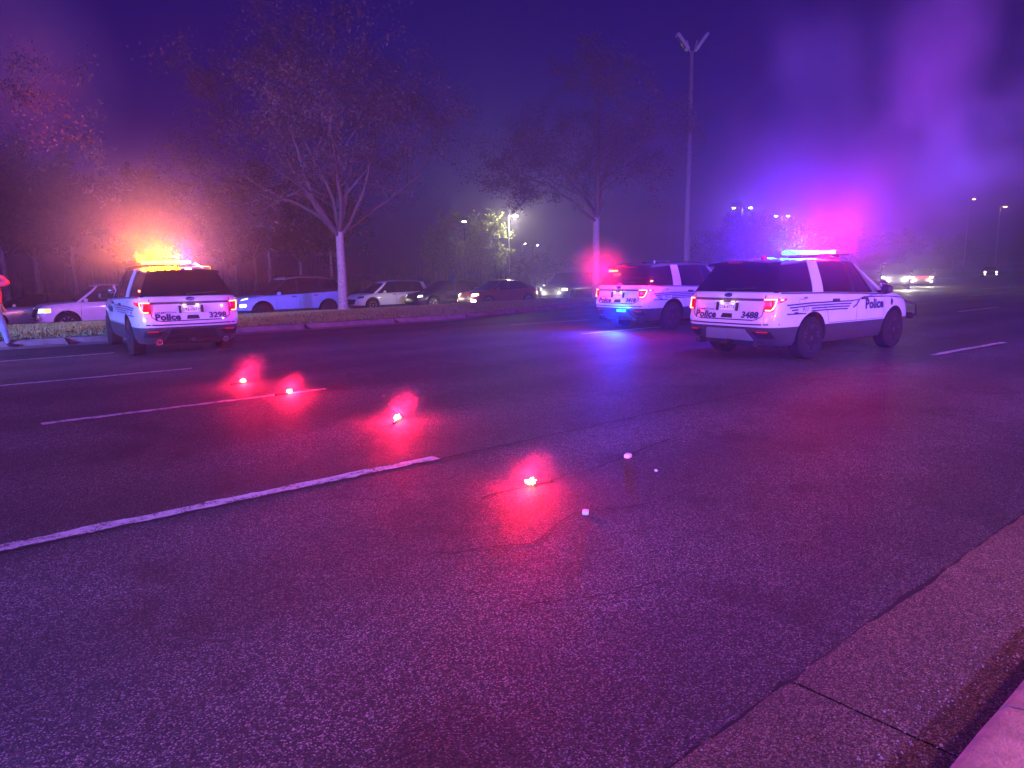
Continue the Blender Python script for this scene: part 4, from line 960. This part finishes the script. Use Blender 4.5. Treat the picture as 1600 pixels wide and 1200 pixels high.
# ------------------------------------------------------------------ road flares, litter
for i, (x, y, a, lb) in enumerate(((3.68, 10.62, .3, 'farthest burning road flare, beside the rear of the left police car'), (3.78, 9.24, .1, 'burning road flare lying on the end of the lane dash'),
        (3.95, 6.62, .8, 'burning road flare between two lane lines, mid road'), (3.60, 3.90, 3.1, 'nearest and brightest burning road flare'))):
    root = empty('road_flare', (x, y, .02), a); mb = MB(); mb.tube([(-.06, 0, 0), (.1, 0, 0)], .012, 10); mb.build('stick', 'lamp_red_off', root, 40)
    mb = MB(); mb.tube([(-.08, 0, 0), (-.055, 0, 0)], .014, 10); mb.build('cap', 'trim', root, 40)
    bm = bmesh.new(); bmesh.ops.create_icosphere(bm, subdivisions=3, radius=.038); rf = random.Random(i)
    for v in bm.verts:
        k = rf.random()**6; v.co *= (.75+.7*k); v.co.z = v.co.z*.62+.018+abs(v.co.z)*.25; v.co.x += .125
        v.co.z = max(v.co.z, -.012)
    me = bpy.data.meshes.new('flame'); bm.to_mesh(me); bm.free(); me.materials.append(M['e_flare']); link('flame', me, root)
    point('flare_light', (x+.15*math.cos(a), y+.15*math.sin(a), .13), (1, .008, .04), (90, 110, 120, 80)[i], .05)
    tag(root, lb, 'road flare', 'burning road flares across the lanes')
for (x, y, s, rz, lb) in ((4.65, 3.97, .052, .3, 'upper right white scrap of litter on the asphalt'), (4.49, 3.54, .022, 1, 'smallest white scrap on the asphalt, right of the others'), (3.33, 3.2, .042, .7, 'white scrap nearest to us, right of the nearest flare')):
    mb = MB(); mb.box((0, 0, s*.35), (s*1.2, s, s*.7), bev=s*.12); o = mb.build('litter_scrap', 'paper', None, 40); o.location = (x, y, .004); o.rotation_euler.z = rz; tag(o, lb, 'litter', 'white scraps on the asphalt')
rs2 = np.random.default_rng(9); mb = MB()
for i in range(900):
    x = rs2.uniform(.6, 5); y = .74+abs(rs2.normal(0, .16)); s = rs2.uniform(.0015, .0055)*(1.6 if i % 23 == 0 else 1)
    if i < 30: x, y = rs2.uniform(0, 7), rs2.uniform(1.4, 5)
    z = .014+s*.4; a = rs2.uniform(0, 3); ca, sa = math.cos(a)*s, math.sin(a)*s*.7
    mb.add([(x-ca, y-sa, z), (x+sa, y-ca, z), (x+ca, y+sa, z), (x-sa, y+ca, z), (x, y, z+s*.7), (x, y, z-s)], [(0, 1, 4), (1, 2, 4), (2, 3, 4), (3, 0, 4), (1, 0, 5), (2, 1, 5), (3, 2, 5), (0, 3, 5)])
tag(mb.build('gutter_grit', 'grit'), 'loose pale grit scattered along the gutter', 'grit', kind='stuff')

# ------------------------------------------------------------------ person at the left edge
def person():
    J = dict(pel=((0, 0, .95), .15, .12), sp1=((.0, 0, 1.08), .145, .11), sp2=((.01, 0, 1.22), .165, .12), ch=((.02, 0, 1.36), .17, .12), nk=((.03, 0, 1.50), .06, .06), hb=((.05, 0, 1.60), .085, .085), ht=((.06, 0, 1.70), .07, .075),
        shr=((.03, -.19, 1.42), .07, .07), elr=((.36, -.30, 1.46), .052, .052), wrr=((.16, -.16, 1.66), .034, .034), har=((.12, -.12, 1.70), .03, .04),
        shl=((.02, .19, 1.42), .07, .07), ell=((.0, .27, 1.15), .05, .05), wrl=((.10, .26, .92), .033, .033), hal=((.13, .25, .84), .03, .042),
        hpr=((.02, -.1, .88), .105, .105), knr=((.14, -.1, .50), .068, .068), anr=((.20, -.1, .1), .042, .042), ftr=((.22, -.1, .045), .042, .04), tor=((.40, -.12, .03), .035, .028),
        hpl=((-.02, .1, .88), .105, .105), knl=((-.02, .1, .50), .068, .068), anl=((-.26, .1, .15), .042, .042), ftl=((-.28, .1, .10), .042, .04), tol=((-.13, .11, .03), .035, .028))
    E = [('pel', 'sp1'), ('sp1', 'sp2'), ('sp2', 'ch'), ('ch', 'nk'), ('nk', 'hb'), ('hb', 'ht'), ('ch', 'shr'), ('shr', 'elr'), ('elr', 'wrr'), ('wrr', 'har'), ('ch', 'shl'), ('shl', 'ell'), ('ell', 'wrl'), ('wrl', 'hal'),
        ('pel', 'hpr'), ('hpr', 'knr'), ('knr', 'anr'), ('anr', 'ftr'), ('ftr', 'tor'), ('pel', 'hpl'), ('hpl', 'knl'), ('knl', 'anl'), ('anl', 'ftl'), ('ftl', 'tol')]
    pts = [J[k][0] for k in J]; rad = [(J[k][1], J[k][2]) for k in J]; ids = {k: i for i, k in enumerate(J)}; ed = [(ids[a], ids[b]) for a, b in E]
    for s, h in (('r', 'har'), ('l', 'hal')):
        hp = Vector(J[h][0]); wp = Vector(J['wr'+s][0]); d = (hp-wp).normalized(); sd = Vector((1, 0, 0)) if s == 'l' else Vector((0, 0, 1)).cross(d).normalized()
        for k in range(4):
            o = sd*(k-1.5)*.021; p1 = hp+d*.035+o; p2 = hp+d*(.075-.006*abs(k-1.5))+o+Vector((0, 0, -.006))
            pts += [tuple(p1), tuple(p2)]; rad += [(.0095, .0095), (.008, .008)]; n = len(pts); ed += [(ids[h], n-2), (n-2, n-1)]
        p1 = hp-d*.01+sd*.045; p2 = hp+d*.03+sd*.06; pts += [tuple(p1), tuple(p2)]; rad += [(.011, .011), (.009, .009)]; n = len(pts); ed += [(ids['wr'+s], n-2), (n-2, n-1)]
    me = bpy.data.meshes.new('tmp'); me.from_pydata(pts, ed, []); o = link('tmp', me)
    md = o.modifiers.new('s', 'SKIN'); o.modifiers.new('u', 'SUBSURF').levels = 2; md.use_smooth_shade = True
    for i, sv in enumerate(me.skin_vertices[0].data): sv.radius = rad[i]; sv.use_root = (i == 0)
    bpy.context.view_layer.update(); m2 = bpy.data.meshes.new_from_object(o.evaluated_get(bpy.context.evaluated_depsgraph_get())); bpy.data.objects.remove(o)
    root = empty('person', (1.70, 20.12, .012), R(-14)); m2.materials.clear(); m2.materials.append(M['skin']); b = link('body', m2, root)
    def cloth(name, m, test, inf, thick=0):
        bm = bmesh.new(); bm.from_mesh(m2); bm.normal_update()
        bmesh.ops.delete(bm, geom=[f for f in bm.faces if not test(f.calc_center_median())], context='FACES')
        for v in bm.verts: v.co += v.normal*inf*(1+.25*math.sin(v.co.z*55+v.co.y*20))
        c = bpy.data.meshes.new(name); bm.to_mesh(c); bm.free(); c.materials.clear(); c.materials.append(M[m]); c.polygons.foreach_set('use_smooth', [True]*len(c.polygons)); link(name, c, root)
    near = lambda c, k, d: (Vector(J[k][0])-c).length < d
    cloth('jacket', 'fabric_red', lambda c: 1.0 < c.z < 1.50 and not near(c, 'hal', .12) or (near(c, 'elr', .22) and not near(c, 'har', .1) and not near(c, 'hb', .1)) or near(c, 'ell', .2), .018)
    cloth('jeans', 'denim', lambda c: .12 < c.z < 1.02 and not near(c, 'hal', .17) and not near(c, 'wrl', .1), .014)
    cloth('shoe', 'rubber', lambda c: near(c, 'ftr', .08) or near(c, 'tor', .14), .008); cloth('shoe', 'rubber', lambda c: near(c, 'ftl', .07) or near(c, 'tol', .14), .008)
    hm = MB(); vs = []; fs = []
    for i in range(7):
        for k in range(14):
            th = i/6*1.75; a = k/14*math.tau; x = math.sin(th)*math.cos(a)*.103; y = math.sin(th)*math.sin(a)*.088; z = math.cos(th)*.105
            if x > .02 and th > 1.1: x *= .5; y *= .9
            vs.append((.045+x, y, 1.675+z))
    for i in range(6):
        for k in range(14): fs.append((i*14+k, i*14+(k+1) % 14, (i+1)*14+(k+1) % 14, (i+1)*14+k))
    hm.add(vs, fs).build('hair', 'hair', root, 80)
    f = MB(); f.tube([(.13, 0, 1.67), (.165, 0, 1.635), (.145, 0, 1.625)], [.008, .016, .012], 6); f.build('nose', 'skin', root, 80)
    for s in (1, -1): f = MB(); f.lathe([(.004, -.004), (.013, 0), (.004, .006)], (.136, s*.032, 1.665), 'X', 8); f.build('eye', 'hair', root, 80)
    f = MB(); f.box((.135, 0, 1.59), (.015, .045, .009), bev=.003); f.build('mouth', 'lamp_red_off', root)
    return tag(root, 'person in red jacket and blue jeans walking by the kerb, arm raised', 'person')
person()

# ------------------------------------------------------------------ smoke, haze and imitated glow
def volmat(name, dens, col, anis=.2, noise_scale=None, thr=(.45, .7)):
    m = bpy.data.materials.new(name); m.use_nodes = True; nt = m.node_tree
    nt.nodes.remove(nt.nodes['Principled BSDF']); out = nt.nodes['Material Output']; pv = nt.nodes.new('ShaderNodeVolumePrincipled')
    pv.inputs['Color'].default_value = (*col, 1); pv.inputs['Density'].default_value = dens; pv.inputs['Anisotropy'].default_value = anis
    nt.links.new(pv.outputs[0], out.inputs['Volume'])
    return m, nt, pv
m, _nt, _pv = volmat('haze_air', .0044, (.82, .74, 1), .65)
hz = MB(); hz.box((85, 60, 7.6), (330, 220, 19.2)); h = hz.build('haze', m)
tag(h, 'thin smoky night haze filling the air over the road', 'haze', kind='stuff')

def smoke(name, loc, scale, dens, label, noise_s=2.2, power=2., seed=0., anis=.1):
    m, nt, pv = volmat('smoke_air', dens, (.92, .92, .95), anis)
    v = tc(nt); ln = nt.nodes.new('ShaderNodeVectorMath'); ln.operation = 'LENGTH'; nt.links.new(v, ln.inputs[0])
    fall = mathn(nt, 'POWER', mathn(nt, 'MAXIMUM', mathn(nt, 'SUBTRACT', 1., ln.outputs['Value']), 0.), power)
    if noise_s:
        n = noise(nt, v, noise_s, 4, .6); n.noise_dimensions = '4D'; n.inputs['W'].default_value = seed
        mr = nt.nodes.new('ShaderNodeMapRange'); nt.links.new(n.outputs[0], mr.inputs[0]); mr.inputs[1].default_value = .42; mr.inputs[2].default_value = .72; mr.inputs[3].default_value = .0; mr.inputs[4].default_value = 1
        fall = mathn(nt, 'MULTIPLY', fall, mr.outputs[0])
    nt.links.new(mathn(nt, 'MULTIPLY', fall, dens), pv.inputs['Density'])
    bm = bmesh.new(); bmesh.ops.create_icosphere(bm, subdivisions=2, radius=1.0); me = bpy.data.meshes.new(name); bm.to_mesh(me); bm.free(); me.materials.append(m)
    o = link(name, me); o.location = loc; o.scale = scale
    return tag(o, label, 'smoke', kind='stuff')
for i, (x, y, a) in enumerate(((3.68, 10.62, .3), (3.78, 9.24, .1), (3.95, 6.62, .8), (3.60, 3.90, 3.1))):
    fx, fy = x+.13*math.cos(a), y+.13*math.sin(a)
    smoke('flare_smoke_and_glow', (fx, fy, .08), (.5, .5, .24), .4, 'soft red glow halo added round a burning road flare', 0, 2.6)  # added halo volume imitates the glow round the flame
    sz = (.30, .19, .24, .18)[i]
    smoke('flare_smoke_and_glow', (fx+sz*.42, fy-sz*.3, .1+sz*.55), (sz, sz, sz*.8), (1.8, .8, 1.3, 1.1)[i], 'thin wisp of red-lit smoke drifting off a road flare', 3.4, 1.2, i*3.+1)
smoke('lightbar_glow', carpt(left, (.2, .25, 2.5)), (3.2, 3.6, 2.7), .085, 'amber glow over the left police car, added as a smoke volume', 0, 1.8)  # added volume imitates the lamp bloom round the amber bar
smoke('lightbar_glow', carpt(right, (.3, -.1, 2.5)), (3.4, 3.4, 2.3), .075, 'pink and blue glow over the nearest police car, added as a smoke volume', 0, 1.8)  # bloom of the blue and red bar, imitated by an added volume
smoke('flasher_glow', carpt(middle, (-2.7, .46, 1.65)), (1.0, 1.0, .9), .5, 'red glow behind the middle police car, added as a smoke volume', 0, 1.6)  # added volume imitates the halo of the red flasher
smoke('drifting_smoke_and_glow', (3.4, 25.4, 7.2), (3.0, 3.0, 3.6), .26, 'pinkish glow patch high at the far left, added as smoke', 0, 1.2)  # added cloud catches the red beam to imitate a lens-flare patch
smoke('drifting_smoke_and_glow', (16.4, 5.8, 5.4), (2.6, 2.2, 3.4), .24, 'violet glow streak high above the nearest police car, added as smoke', 1.3, 1., 4.)  # this and the next two clouds are added to imitate lens-flare streaks
smoke('drifting_smoke_and_glow', (18.4, 5.9, 3.9), (3.0, 2.6, 1.9), .22, 'blue glow streak at the upper right, added as smoke', 1.3, 1., 9.)
smoke('drifting_smoke_and_glow', (16.6, 9.2, 5.4), (2.4, 2.4, 3.0), .18, 'bluish glow added as smoke between the lamp post and the nearest police car', 1.3, 1., 14.)
smoke('drifting_smoke_and_glow', (14.8, 7.2, .9), (3.2, 1.6, 1.4), .16, 'thin smoke drifting past the nose of the nearest police car', 1.6, 1.2, 2.)
